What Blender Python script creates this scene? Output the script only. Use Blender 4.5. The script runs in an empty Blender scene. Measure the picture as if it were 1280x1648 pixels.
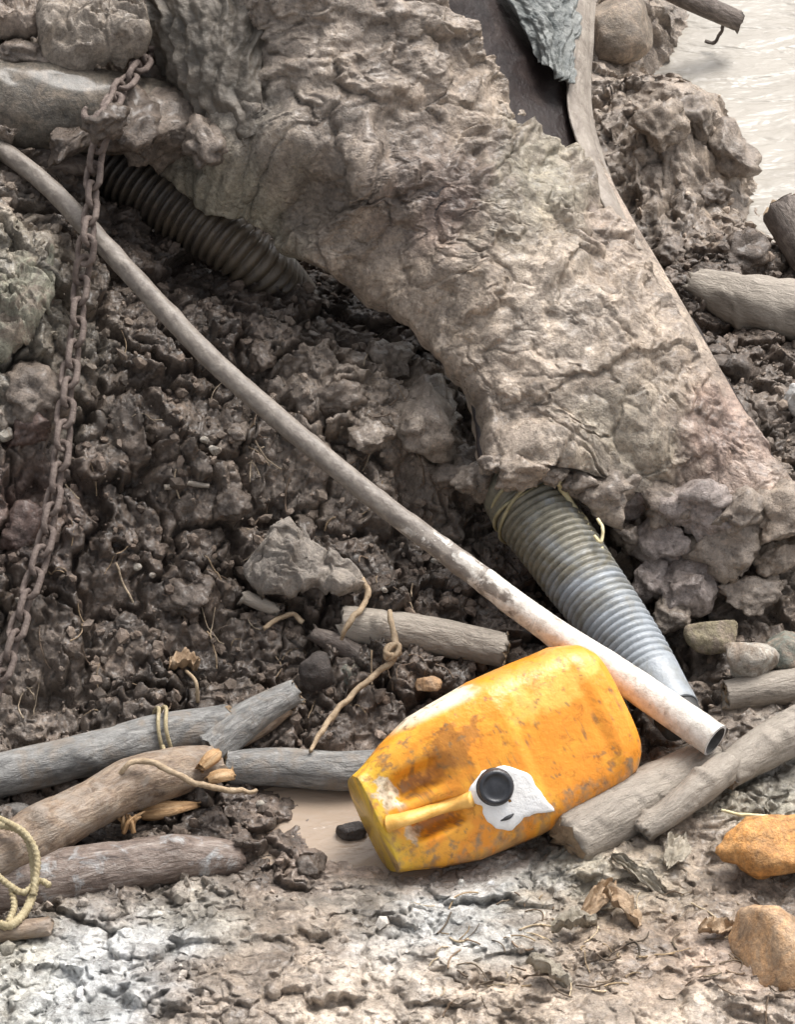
import bpy, bmesh, math, random
import numpy as np
from mathutils import Vector, Matrix

R_ = math.radians
rng = np.random.default_rng(7)
random.seed(7)
SC = bpy.context.scene
COL = SC.collection

# ------------------------------------------------------------------ camera, sky, sun, exposure
PITCH = R_(40.0)
DIST = 6.0
PX = 6000.0                                   # focal length in photograph pixels (1280 x 1648)
TGT = np.array((0.0, 0.0, 0.20))
CF = np.array((0.0, math.cos(PITCH), -math.sin(PITCH)))
CU = np.array((0.0, math.sin(PITCH), math.cos(PITCH)))
CR = np.array((1.0, 0.0, 0.0))
CAM = TGT - CF * DIST
cd = bpy.data.cameras.new('camera')
cam = bpy.data.objects.new('camera', cd)
COL.objects.link(cam)
cam.location = CAM
cam.rotation_euler = (math.pi / 2 - PITCH, 0, 0)
cd.sensor_fit = 'VERTICAL'
cd.sensor_height = 24.0
cd.sensor_width = 24.0
cd.lens = 24.0 * PX / 1648.0
cd.clip_start = 0.05
cd.clip_end = 500.0
SC.camera = cam

SUN_EL, SUN_AZ = R_(58), R_(35)               # azimuth measured from +Y (away from camera) towards +X
w = bpy.data.worlds.new('World')
SC.world = w
w.use_nodes = True
nt = w.node_tree
bg = nt.nodes['Background']
sky = nt.nodes.new('ShaderNodeTexSky')
sky.sky_type = 'NISHITA'
sky.sun_disc = False
sky.sun_elevation = SUN_EL
sky.sun_rotation = SUN_AZ
sky.air_density = 1.0
sky.dust_density = 6.0
sky.ozone_density = 1.0
hsv = nt.nodes.new('ShaderNodeHueSaturation')
hsv.inputs['Saturation'].default_value = 0.22
nt.links.new(sky.outputs[0], hsv.inputs['Color'])
nt.links.new(hsv.outputs[0], bg.inputs['Color'])
bg.inputs['Strength'].default_value = 0.11

sl = bpy.data.lights.new('sun', 'SUN')
sl.energy = 1.35
sl.angle = R_(26)
sl.color = (1.0, 0.97, 0.93)
sun = bpy.data.objects.new('sun', sl)
COL.objects.link(sun)
sdir = Vector((math.sin(SUN_AZ) * math.cos(SUN_EL), math.cos(SUN_AZ) * math.cos(SUN_EL), math.sin(SUN_EL)))
sun.rotation_euler = (-sdir).to_track_quat('-Z', 'Y').to_euler()
sun.location = (0, 0, 5)

SC.view_settings.view_transform = 'Standard'
SC.view_settings.look = 'None'
SC.view_settings.gamma = 1.0
SC.view_settings.exposure = 1.2
SC.render.engine = 'CYCLES'
SC.cycles.max_bounces = 6
SC.cycles.use_denoising = True
SC.render.filter_size = 1.7


# ------------------------------------------------------------------ pixel <-> world helpers (used to lay things out at real depth)
def P(u, v, z):
    d = CF + CR * ((u - 640.0) / PX) + CU * ((824.0 - v) / PX)
    t = (z - CAM[2]) / d[2]
    return CAM + d * t


def pix(p):
    q = np.asarray(p) - CAM
    f = q @ CF
    return 640.0 + PX * (q @ CR) / f, 824.0 - PX * (q @ CU) / f


# ------------------------------------------------------------------ noise
def hsh(ix, iy, iz, seed):
    h = (ix.astype(np.int64) * 374761393 + iy.astype(np.int64) * 668265263 + iz * 2147483647 + seed * 1274126177) & 0xFFFFFFFF
    h = ((h ^ (h >> 13)) * 1274126177) & 0xFFFFFFFF
    h = ((h ^ (h >> 16)) * 2246822519) & 0xFFFFFFFF
    return (h ^ (h >> 15)) & 0xFFFFFFFF


def n2(x, y, seed=0):
    x = np.asarray(x, float); y = np.asarray(y, float)
    xi = np.floor(x); yi = np.floor(y)
    fx = x - xi; fy = y - yi
    xi = xi.astype(np.int64); yi = yi.astype(np.int64)
    u = fx * fx * fx * (fx * (fx * 6 - 15) + 10); v = fy * fy * fy * (fy * (fy * 6 - 15) + 10)

    def g(dx, dy):
        a = hsh(xi + dx, yi + dy, 0, seed) * (2 * math.pi / 4294967296.0)
        return np.cos(a) * (fx - dx) + np.sin(a) * (fy - dy)
    a = g(0, 0); b = g(1, 0); c = g(0, 1); d = g(1, 1)
    return ((a + (b - a) * u) * (1 - v) + (c + (d - c) * u) * v) * 1.45


def n3(p, seed=0):
    p = np.asarray(p, float)
    pi = np.floor(p); f = p - pi; pi = pi.astype(np.int64)
    u = f * f * f * (f * (f * 6 - 15) + 10)
    out = 0
    for dx in (0, 1):
        for dy in (0, 1):
            for dz in (0, 1):
                h = hsh(pi[:, 0] + dx, pi[:, 1] + dy, pi[:, 2] + dz, seed)
                a = (h & 1023) * (2 * math.pi / 1024.0)
                c = ((h >> 10) & 1023) / 511.5 - 1.0
                s = np.sqrt(np.maximum(0, 1 - c * c))
                dot = s * np.cos(a) * (f[:, 0] - dx) + s * np.sin(a) * (f[:, 1] - dy) + c * (f[:, 2] - dz)
                wt = (u[:, 0] if dx else 1 - u[:, 0]) * (u[:, 1] if dy else 1 - u[:, 1]) * (u[:, 2] if dz else 1 - u[:, 2])
                out = out + dot * wt
    return out * 1.6


def fbm2(x, y, seed, oct=4, gain=0.5):
    a = 1.0; f = 1.0; s = 0
    for k in range(oct):
        s = s + a * n2(x * f + 17.3 * k, y * f - 9.1 * k, seed + k); a *= gain; f *= 2.03
    return s


def fbm3(p, seed, oct=3, gain=0.5):
    a = 1.0; f = 1.0; s = 0
    for k in range(oct):
        s = s + a * n3(p * f + 11.7 * k, seed + k); a *= gain; f *= 2.03
    return s


def worley(x, y, seed, full=False):
    xi = np.floor(x).astype(np.int64); yi = np.floor(y).astype(np.int64)
    f1 = np.full(x.shape, 9.0); f2 = np.full(x.shape, 9.0); rid = np.zeros(x.shape); til = np.zeros(x.shape)
    for dx in (-1, 0, 1):
        for dy in (-1, 0, 1):
            h = hsh(xi + dx, yi + dy, 3, seed)
            px = x - (xi + dx + 0.1 + 0.8 * (h & 1023) / 1023.0)
            py = y - (yi + dy + 0.1 + 0.8 * ((h >> 10) & 1023) / 1023.0)
            r = ((h >> 20) & 1023) / 1023.0
            d = np.hypot(px, py)
            n = d < f1
            f2 = np.where(n, f1, np.minimum(f2, d))
            rid = np.where(n, r, rid)
            if full:
                a = r * 57.0
                til = np.where(n, np.cos(a) * px + np.sin(a) * py, til)
            f1 = np.where(n, d, f1)
    if full: return f1, f2, rid, til
    return f1, f2, rid


def smooth(a, b, x):
    t = np.clip((x - a) / (b - a), 0, 1)
    return t * t * (3 - 2 * t)


def soil_h(x, y, seed=0):
    """broken soil: tilted clods and rounded crumbs of several sizes with crevices between them (metres)"""
    wx = x + 0.030 * n2(x * 13, y * 13, seed + 48) + 0.012 * n2(x * 34, y * 34, seed + 50) + 0.005 * n2(x * 90, y * 90, seed + 52)
    wy = y + 0.030 * n2(x * 13 + 5, y * 13, seed + 49) + 0.012 * n2(x * 34 + 5, y * 34, seed + 51) + 0.005 * n2(x * 90 + 5, y * 90, seed + 53)
    h = 0.034 * fbm2(x * 6, y * 6, seed + 1, 3)
    patch_ = smooth(-0.35, 0.35, fbm2(x * 9, y * 9, seed + 15, 3))
    for cell, amp, sd, tl in ((0.125, 0.042, 2, 0.9), (0.060, 0.026, 3, 1.1), (0.027, 0.0085, 4, 0.9), (0.0125, 0.0038, 5, 0.5)):
        f1, f2, rid, til = worley(wx / cell, wy / cell, seed + sd, True)
        dome = np.sqrt(np.maximum(0, 1 - (f1 / 0.9) ** 2)) - 0.6
        crack = 1 - smooth(0.0, 0.16, f2 - f1)
        lev = (rid - 0.5) * 0.9 + tl * til + 0.8 * dome
        wgt = 1.0 if cell > 0.1 else (0.35 + 0.65 * patch_ if cell > 0.02 else 1.25 - 0.6 * patch_)
        h = h + amp * wgt * (lev * (1 - 0.6 * crack) - 0.75 * crack)
    h = h + 0.006 * (np.abs(n2(wx * 60, wy * 60, seed + 8)) - .3)
    return h + 0.0032 * n2(x * 170, y * 170, seed + 9)


def clay_h(x, y, seed=0, rg=1.0):
    """sticky clay: slumped lumps, smears and torn ridges (metres)"""
    wx = x + 0.040 * n2(x * 9, y * 9, seed + 60) + 0.016 * n2(x * 27, y * 27, seed + 61) + 0.006 * n2(x * 75, y * 75, seed + 64)
    wy = y + 0.040 * n2(x * 9 + 9, y * 9, seed + 62) + 0.016 * n2(x * 27 + 4, y * 27, seed + 63) + 0.006 * n2(x * 75 + 4, y * 75, seed + 65)
    h = 0.024 * fbm2(x * 5, y * 5, seed + 20, 2)
    pm = smooth(-0.3, 0.4, fbm2(x * 8, y * 8, seed + 21, 3))          # where the surface is torn rather than smeared
    for s, a, k in ((12, 0.020, 0), (30, 0.014, 1), (68, 0.0085, 2), (150, 0.0045, 3)):
        n = np.abs(n2(wx * s, wy * s, seed + 30 + k))
        h = h + a * (np.sqrt(n + 0.004) - 0.45) * ((0.25 + 0.95 * pm) * rg if k else 1)
    for cell, a, k, tl in ((0.085, 0.020, 0, .9), (0.034, 0.012, 1, 1.2), (0.015, 0.006, 2, 1.0)):
        f1, f2, rid, til = worley(wx / cell, wy / cell, seed + 40 + k, True)
        crack = 1 - smooth(0.0, 0.14, f2 - f1)
        h = h + a * ((rid - 0.5 + tl * til) * (1 - .5 * crack) - 0.35 * crack) * ((0.25 + 0.9 * pm) * rg if k else 1)
    return h


# ------------------------------------------------------------------ mesh helpers
def mesh_np(name, V, F, smooth_=True):
    V = np.asarray(V, np.float32); F = np.asarray(F, np.int32)
    me = bpy.data.meshes.new(name)
    k = F.shape[1]
    me.vertices.add(len(V)); me.vertices.foreach_set('co', V.ravel())
    me.loops.add(F.size); me.loops.foreach_set('vertex_index', F.ravel())
    me.polygons.add(len(F))
    me.polygons.foreach_set('loop_start', np.arange(0, F.size, k, dtype=np.int32))
    me.polygons.foreach_set('use_smooth', np.full(len(F), smooth_, dtype=bool))
    me.update(calc_edges=True)
    me.validate()
    return me


def set_col(me, C, name='Col'):
    C = np.asarray(C, np.float32)
    if C.shape[1] == 3:
        C = np.concatenate([C, np.ones((len(C), 1), np.float32)], 1)
    a = me.attributes.new(name, 'FLOAT_COLOR', 'POINT')
    a.data.foreach_set('color', C.ravel())


def set_vec(me, C, name='co'):
    a = me.attributes.new(name, 'FLOAT_VECTOR', 'POINT')
    a.data.foreach_set('vector', np.asarray(C, np.float32).ravel())


def add(name, me, mat, parent=None):
    o = bpy.data.objects.new(name, me)
    COL.objects.link(o)
    if mat is not None:
        me.materials.append(mat)
    if parent is not None:
        o.parent = parent
    return o


def tag(o, label=None, cat=None, group=None, kind=None):
    if label: o['label'] = label
    if cat: o['category'] = cat
    if group: o['group'] = group
    if kind: o['kind'] = kind
    return o


def recenter(o):
    """put a mesh object's origin at its own base"""
    me = o.data
    n = len(me.vertices)
    a = np.empty(n * 3, np.float32); me.vertices.foreach_get('co', a); a = a.reshape(-1, 3)
    c = np.array([(a[:, 0].min() + a[:, 0].max()) / 2, (a[:, 1].min() + a[:, 1].max()) / 2, a[:, 2].min()], np.float32)
    me.vertices.foreach_set('co', (a - c).ravel()); me.update()
    o.location = [float(q) for q in c]
    return o


def empty(name, loc):
    o = bpy.data.objects.new(name, None)
    COL.objects.link(o)
    o.empty_display_size = 0.05
    o.location = [float(q) for q in loc]
    return o


def kid(name, me, mat, root):
    """world-space mesh as a child of a root that is only translated"""
    o = add(name, me, mat, root)
    c = np.array(root.location, np.float32)
    n = len(me.vertices)
    a = np.empty(n * 3, np.float32); me.vertices.foreach_get('co', a)
    me.vertices.foreach_set('co', (a.reshape(-1, 3) - c).ravel()); me.update()
    return o


def grid_faces(nr, nc, wrap=False):
    i = np.arange(nr - 1)[:, None]; j = np.arange(nc if wrap else nc - 1)[None, :]
    j2 = (j + 1) % nc
    return np.stack([i * nc + j, i * nc + j2, (i + 1) * nc + j2, (i + 1) * nc + j], -1).reshape(-1, 4)


def catmull(pts, n):
    pts = np.asarray(pts, float)
    if len(pts) == 2:
        t = np.linspace(0, 1, n)[:, None]
        return pts[0] * (1 - t) + pts[1] * t
    p = np.vstack([2 * pts[0] - pts[1], pts, 2 * pts[-1] - pts[-2]])
    seg = np.linalg.norm(np.diff(pts[:, :3], axis=0), axis=1)
    cum = np.concatenate([[0], np.cumsum(seg)])
    s = np.linspace(0, cum[-1], n)
    k = np.clip(np.searchsorted(cum, s, side='right') - 1, 0, len(pts) - 2)
    t = ((s - cum[k]) / np.maximum(seg[k], 1e-9))[:, None]
    a, b, c, d = p[k], p[k + 1], p[k + 2], p[k + 3]
    return 0.5 * (2 * b + (c - a) * t + (2 * a - 5 * b + 4 * c - d) * t * t + (3 * b - a - 3 * c + d) * t ** 3)


def frames(C):
    T = np.gradient(C, axis=0); T /= np.linalg.norm(T, axis=1)[:, None] + 1e-12
    n = np.cross(T[0], (0, 0, 1.0))
    if np.linalg.norm(n) < 1e-3: n = np.cross(T[0], (0, 1.0, 0))
    N = [n / np.linalg.norm(n)]
    for k in range(1, len(C)):
        m = N[-1] - T[k] * np.dot(N[-1], T[k]); N.append(m / np.linalg.norm(m))
    N = np.array(N); B = np.cross(T, N)
    return T, N, B


def tube(pts, r, n=40, seg=16, cap=True, rfun=None):
    """pts: list of world points; r: radius per point or scalar; rfun(s01,theta,len)->factor. returns V,F,co"""
    pts = np.asarray(pts, float)
    r = np.full(len(pts), r) if np.isscalar(r) else np.asarray(r, float)
    Q = catmull(np.column_stack([pts, r]), n)
    C, rad = Q[:, :3], Q[:, 3]
    T, N, B = frames(C)
    ln = np.concatenate([[0], np.cumsum(np.linalg.norm(np.diff(C, axis=0), axis=1))])
    th = np.linspace(0, 2 * math.pi, seg, endpoint=False)
    S, TH = np.meshgrid(ln, th, indexing='ij')
    RR = np.repeat(rad[:, None], seg, 1)
    if rfun is not None:
        RR = RR * rfun(S / ln[-1], TH, S)
    V = C[:, None, :] + RR[..., None] * (np.cos(TH)[..., None] * N[:, None, :] + np.sin(TH)[..., None] * B[:, None, :])
    co = np.stack([S, np.cos(TH) * RR, np.sin(TH) * RR], -1).reshape(-1, 3)
    V = V.reshape(-1, 3)
    F = grid_faces(n, seg, True)
    if cap:
        a = len(V)
        V = np.vstack([V, C[0], C[-1]])
        co = np.vstack([co, [0, 0, 0], [ln[-1], 0, 0]])
        j = np.arange(seg); j2 = (j + 1) % seg
        f0 = np.stack([np.full(seg, a), j2, j, j], -1)
        base = (n - 1) * seg
        f1 = np.stack([np.full(seg, a + 1), base + j, base + j2, base + j2], -1)
        return V, F, co, np.vstack([f0[:, :3], f1[:, :3]])
    return V, F, co, None


def tube_mesh(name, *a, **k):
    V, F, co, caps = tube(*a, **k)
    tri = np.vstack([F[:, [0, 1, 2]], F[:, [0, 2, 3]]])
    if caps is not None: tri = np.vstack([tri, caps])
    me = mesh_np(name, V, tri)
    set_vec(me, co)
    return me


def ico(sub):
    bm = bmesh.new(); bmesh.ops.create_icosphere(bm, subdivisions=sub, radius=1.0)
    V = np.array([v.co[:] for v in bm.verts]); F = np.array([[v.index for v in f.verts] for f in bm.faces])
    bm.free(); return V, F


# ------------------------------------------------------------------ materials
def new_mat(name):
    m = bpy.data.materials.new(name); m.use_nodes = True
    nt = m.node_tree; b = nt.nodes['Principled BSDF']
    return m, nt, b


def N_(nt, t, **k):
    n = nt.nodes.new(t)
    for a, v in k.items(): setattr(n, a, v)
    return n


def ramp(nt, fac, stops):
    r = N_(nt, 'ShaderNodeValToRGB')
    e = r.color_ramp.elements
    while len(e) < len(stops): e.new(0.5)
    for el, (p, c) in zip(e, stops):
        el.position = p; el.color = (*c, 1) if len(c) == 3 else c
    nt.links.new(fac, r.inputs[0])
    return r.outputs[0]


def noise(nt, vec, scale, detail=4, rough=0.6, dist=0.0):
    n = N_(nt, 'ShaderNodeTexNoise')
    n.inputs['Scale'].default_value = scale; n.inputs['Detail'].default_value = detail
    n.inputs['Roughness'].default_value = rough; n.inputs['Distortion'].default_value = dist
    if vec is not None: nt.links.new(vec, n.inputs['Vector'])
    return n.outputs[0]


def mixc(nt, a, b, fac, mode='MIX'):
    m = N_(nt, 'ShaderNodeMix', data_type='RGBA', blend_type=mode)
    for s, q in ((m.inputs[0], fac), (m.inputs[6], a), (m.inputs[7], b)):
        if isinstance(q, bpy.types.NodeSocket): nt.links.new(q, s)
        elif isinstance(q, (int, float)): s.default_value = q
        else: s.default_value = (*q, 1)
    return m.outputs[2]


def bump(nt, h, dist, strength=1.0, normal=None):
    b = N_(nt, 'ShaderNodeBump'); b.inputs['Distance'].default_value = dist; b.inputs['Strength'].default_value = strength
    nt.links.new(h, b.inputs['Height'])
    if normal is not None: nt.links.new(normal, b.inputs['Normal'])
    return b.outputs[0]


def mud_material(name, rlo=0.42, rhi=0.8, fine=0.0022, spec=0.45, solid=None, coat=0.0, caked=None):
    """wet earth: colour from the mesh's own soil-type attribute, broken up by grain and dried dust"""
    m, nt, b = new_mat(name)
    tc = N_(nt, 'ShaderNodeTexCoord').outputs['Object']
    if solid is None:
        at = N_(nt, 'ShaderNodeAttribute', attribute_name='Col').outputs['Color']
    else:
        rgb = N_(nt, 'ShaderNodeRGB'); rgb.outputs[0].default_value = (*solid, 1); at = rgb.outputs[0]
    g1 = ramp(nt, noise(nt, tc, 16, 6, 0.7, 0.6), [(0.30, (0.52, 0.49, 0.46)), (0.5, (1, 1, 1)), (0.70, (1.38, 1.35, 1.30))])
    g2 = ramp(nt, noise(nt, tc, 120, 5, 0.75), [(0.30, (0.50, 0.48, 0.46)), (0.52, (1, 1, 1)), (0.74, (1.45, 1.44, 1.43))])
    g3 = ramp(nt, noise(nt, tc, 48, 5, 0.72, 2.2), [(0.30, (0.42, 0.37, 0.33)), (0.42, (1, 1, 1)), (0.60, (1, 1, 1)), (0.74, (1.3, 1.28, 1.24))])
    at = mixc(nt, at, g3, 1.0, 'MULTIPLY')
    if caked is not None:                                      # mud splashed over a stone
        at = mixc(nt, at, caked, ramp(nt, noise(nt, tc, 26, 5, 0.7, 0.9), [(0.44, (0, 0, 0)), (0.58, (1, 1, 1))]))
    c = mixc(nt, at, g1, 1.0, 'MULTIPLY')
    c = mixc(nt, c, g2, 1.0, 'MULTIPLY')
    b.inputs['Coat Weight'].default_value = coat; b.inputs['Coat Roughness'].default_value = 0.22
    nt.links.new(c, b.inputs['Base Color'])
    rr = N_(nt, 'ShaderNodeMapRange')
    nt.links.new(noise(nt, tc, 30, 4), rr.inputs[0])
    rr.inputs[1].default_value = 0.38; rr.inputs[2].default_value = 0.60
    rr.inputs[3].default_value = rlo; rr.inputs[4].default_value = rhi
    nt.links.new(rr.outputs[0], b.inputs['Roughness'])
    b.inputs['Specular IOR Level'].default_value = spec
    n1 = bump(nt, noise(nt, tc, 95, 5, 0.7, 0.4), fine * 2.0)
    n2_ = bump(nt, noise(nt, tc, 330, 3, 0.7), fine, 0.8, n1)
    nt.links.new(n2_, b.inputs['Normal'])
    return m


def wood_material(name, cols, rough=(0.5, 0.8), stretch=0.28, grain=0.95, mudcol=None, mud=0.5):
    """cols: dark, mid, light; grain runs along the piece (attribute co)"""
    m, nt, b = new_mat(name)
    co = N_(nt, 'ShaderNodeAttribute', attribute_name='co').outputs['Vector']
    oi = N_(nt, 'ShaderNodeObjectInfo').outputs['Random']
    mp = N_(nt, 'ShaderNodeMapping'); mp.inputs['Scale'].default_value = (stretch, 1, 1)
    nt.links.new(co, mp.inputs['Vector'])
    ml = N_(nt, 'ShaderNodeMath', operation='MULTIPLY'); ml.inputs[1].default_value = 37.0
    nt.links.new(oi, ml.inputs[0])
    cx = N_(nt, 'ShaderNodeCombineXYZ')
    for k in range(3): nt.links.new(ml.outputs[0], cx.inputs[k])
    nt.links.new(cx.outputs[0], mp.inputs['Location'])
    v = mp.outputs[0]
    a = ramp(nt, noise(nt, v, 75, 6, 0.7, 1.0), [(0.3, cols[0]), (0.5, cols[1]), (0.72, cols[2])])
    c = mixc(nt, a, ramp(nt, noise(nt, v, 260, 4, 0.7), [(0.3, (0.72, 0.72, 0.72)), (0.6, (1.06, 1.06, 1.06))]), 1.0, 'MULTIPLY')
    tc = N_(nt, 'ShaderNodeTexCoord').outputs['Object']
    if mudcol is not None:
        f = ramp(nt, noise(nt, tc, 22, 5, 0.7, 0.8), [(mud - 0.06, (0, 0, 0)), (mud + 0.09, (1, 1, 1))])
        c = mixc(nt, c, mudcol, f)
    nt.links.new(c, b.inputs['Base Color'])
    rr = N_(nt, 'ShaderNodeMapRange'); nt.links.new(noise(nt, tc, 25, 3), rr.inputs[0])
    rr.inputs[3].default_value, rr.inputs[4].default_value = rough
    nt.links.new(rr.outputs[0], b.inputs['Roughness'])
    n1 = bump(nt, noise(nt, v, 90, 5, 0.7, 0.5), 0.006 * grain)
    nt.links.new(bump(nt, noise(nt, tc, 200, 4, 0.7), 0.002 * grain, 0.7, n1), b.inputs['Normal'])
    return m


def plain(name, c1, c2, scale=40, rough=0.6, bmp=0.001, metallic=0.0, spec=0.5):
    m, nt, b = new_mat(name)
    tc = N_(nt, 'ShaderNodeTexCoord').outputs['Object']
    nt.links.new(ramp(nt, noise(nt, tc, scale, 5, 0.7, 0.3), [(0.32, c1), (0.68, c2)]), b.inputs['Base Color'])
    b.inputs['Roughness'].default_value = rough; b.inputs['Metallic'].default_value = metallic
    b.inputs['Specular IOR Level'].default_value = spec
    nt.links.new(bump(nt, noise(nt, tc, scale * 4, 4, 0.7), bmp), b.inputs['Normal'])
    return m


M = {}


def earth_solid(name, c, **k):
    return mud_material(name, solid=c, **k)


M['ground'] = mud_material('wet_earth', 0.24, 0.66, 0.003, spec=0.5, coat=0.22)
M['mud'] = mud_material('clay_mud', 0.24, 0.62, 0.003, spec=0.5, coat=0.2)
M['crumb'] = mud_material('soil_crumbs', 0.5, 0.85, 0.0015)
M['log_grey'] = wood_material('weathered_grey_wood', ((0.08, 0.078, 0.075), (0.20, 0.195, 0.185), (0.35, 0.34, 0.32)), mudcol=(0.21, 0.18, 0.15), mud=0.54)
M['log_brown'] = wood_material('wet_brown_wood', ((0.08, 0.05, 0.035), (0.24, 0.17, 0.115), (0.38, 0.30, 0.22)), (0.35, 0.7), mudcol=(0.27, 0.22, 0.175), mud=0.52)
M['log_red'] = wood_material('wet_reddish_bark', ((0.07, 0.05, 0.042), (0.17, 0.125, 0.10), (0.33, 0.285, 0.25)), (0.3, 0.6), mudcol=(0.35, 0.36, 0.36), mud=0.6)
M['log_pale'] = wood_material('pale_muddy_wood', ((0.17, 0.145, 0.12), (0.29, 0.25, 0.205), (0.42, 0.37, 0.31)), mudcol=(0.30, 0.26, 0.215), mud=0.47)
M['log_dark'] = wood_material('dark_wet_wood', ((0.04, 0.03, 0.025), (0.11, 0.085, 0.07), (0.24, 0.2, 0.17)), mudcol=(0.24, 0.2, 0.17), mud=0.58)
M['trunk'] = earth_solid('smooth_grey_trunk', (0.085, 0.073, 0.058), caked=(0.16, 0.13, 0.1), coat=.3)
M['cut'] = plain('cut_wood_end', (0.22, 0.15, 0.09), (0.42, 0.31, 0.2), 60, 0.8, 0.004)
M['chip'] = wood_material('split_orange_wood', ((0.22, 0.11, 0.045), (0.42, 0.25, 0.115), (0.58, 0.42, 0.25)), stretch=0.1)
M['rope'] = plain('yellowed_rope', (0.27, 0.21, 0.11), (0.47, 0.40, 0.25), 90, 0.7, 0.002)
M['vine'] = plain('dry_tan_stem', (0.24, 0.165, 0.095), (0.45, 0.345, 0.23), 70, 0.65, 0.002)
M['rust'] = plain('rusty_muddy_iron', (0.08, 0.055, 0.046), (0.215, 0.17, 0.145), 60, 0.65, 0.003, 0.15)
M['straw'] = plain('pale_straw', (0.5, 0.42, 0.22), (0.68, 0.6, 0.38), 50, 0.6, 0.001)
M['leaf'] = plain('dead_leaf', (0.24, 0.155, 0.085), (0.44, 0.32, 0.21), 45, 0.6, 0.003)

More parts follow.
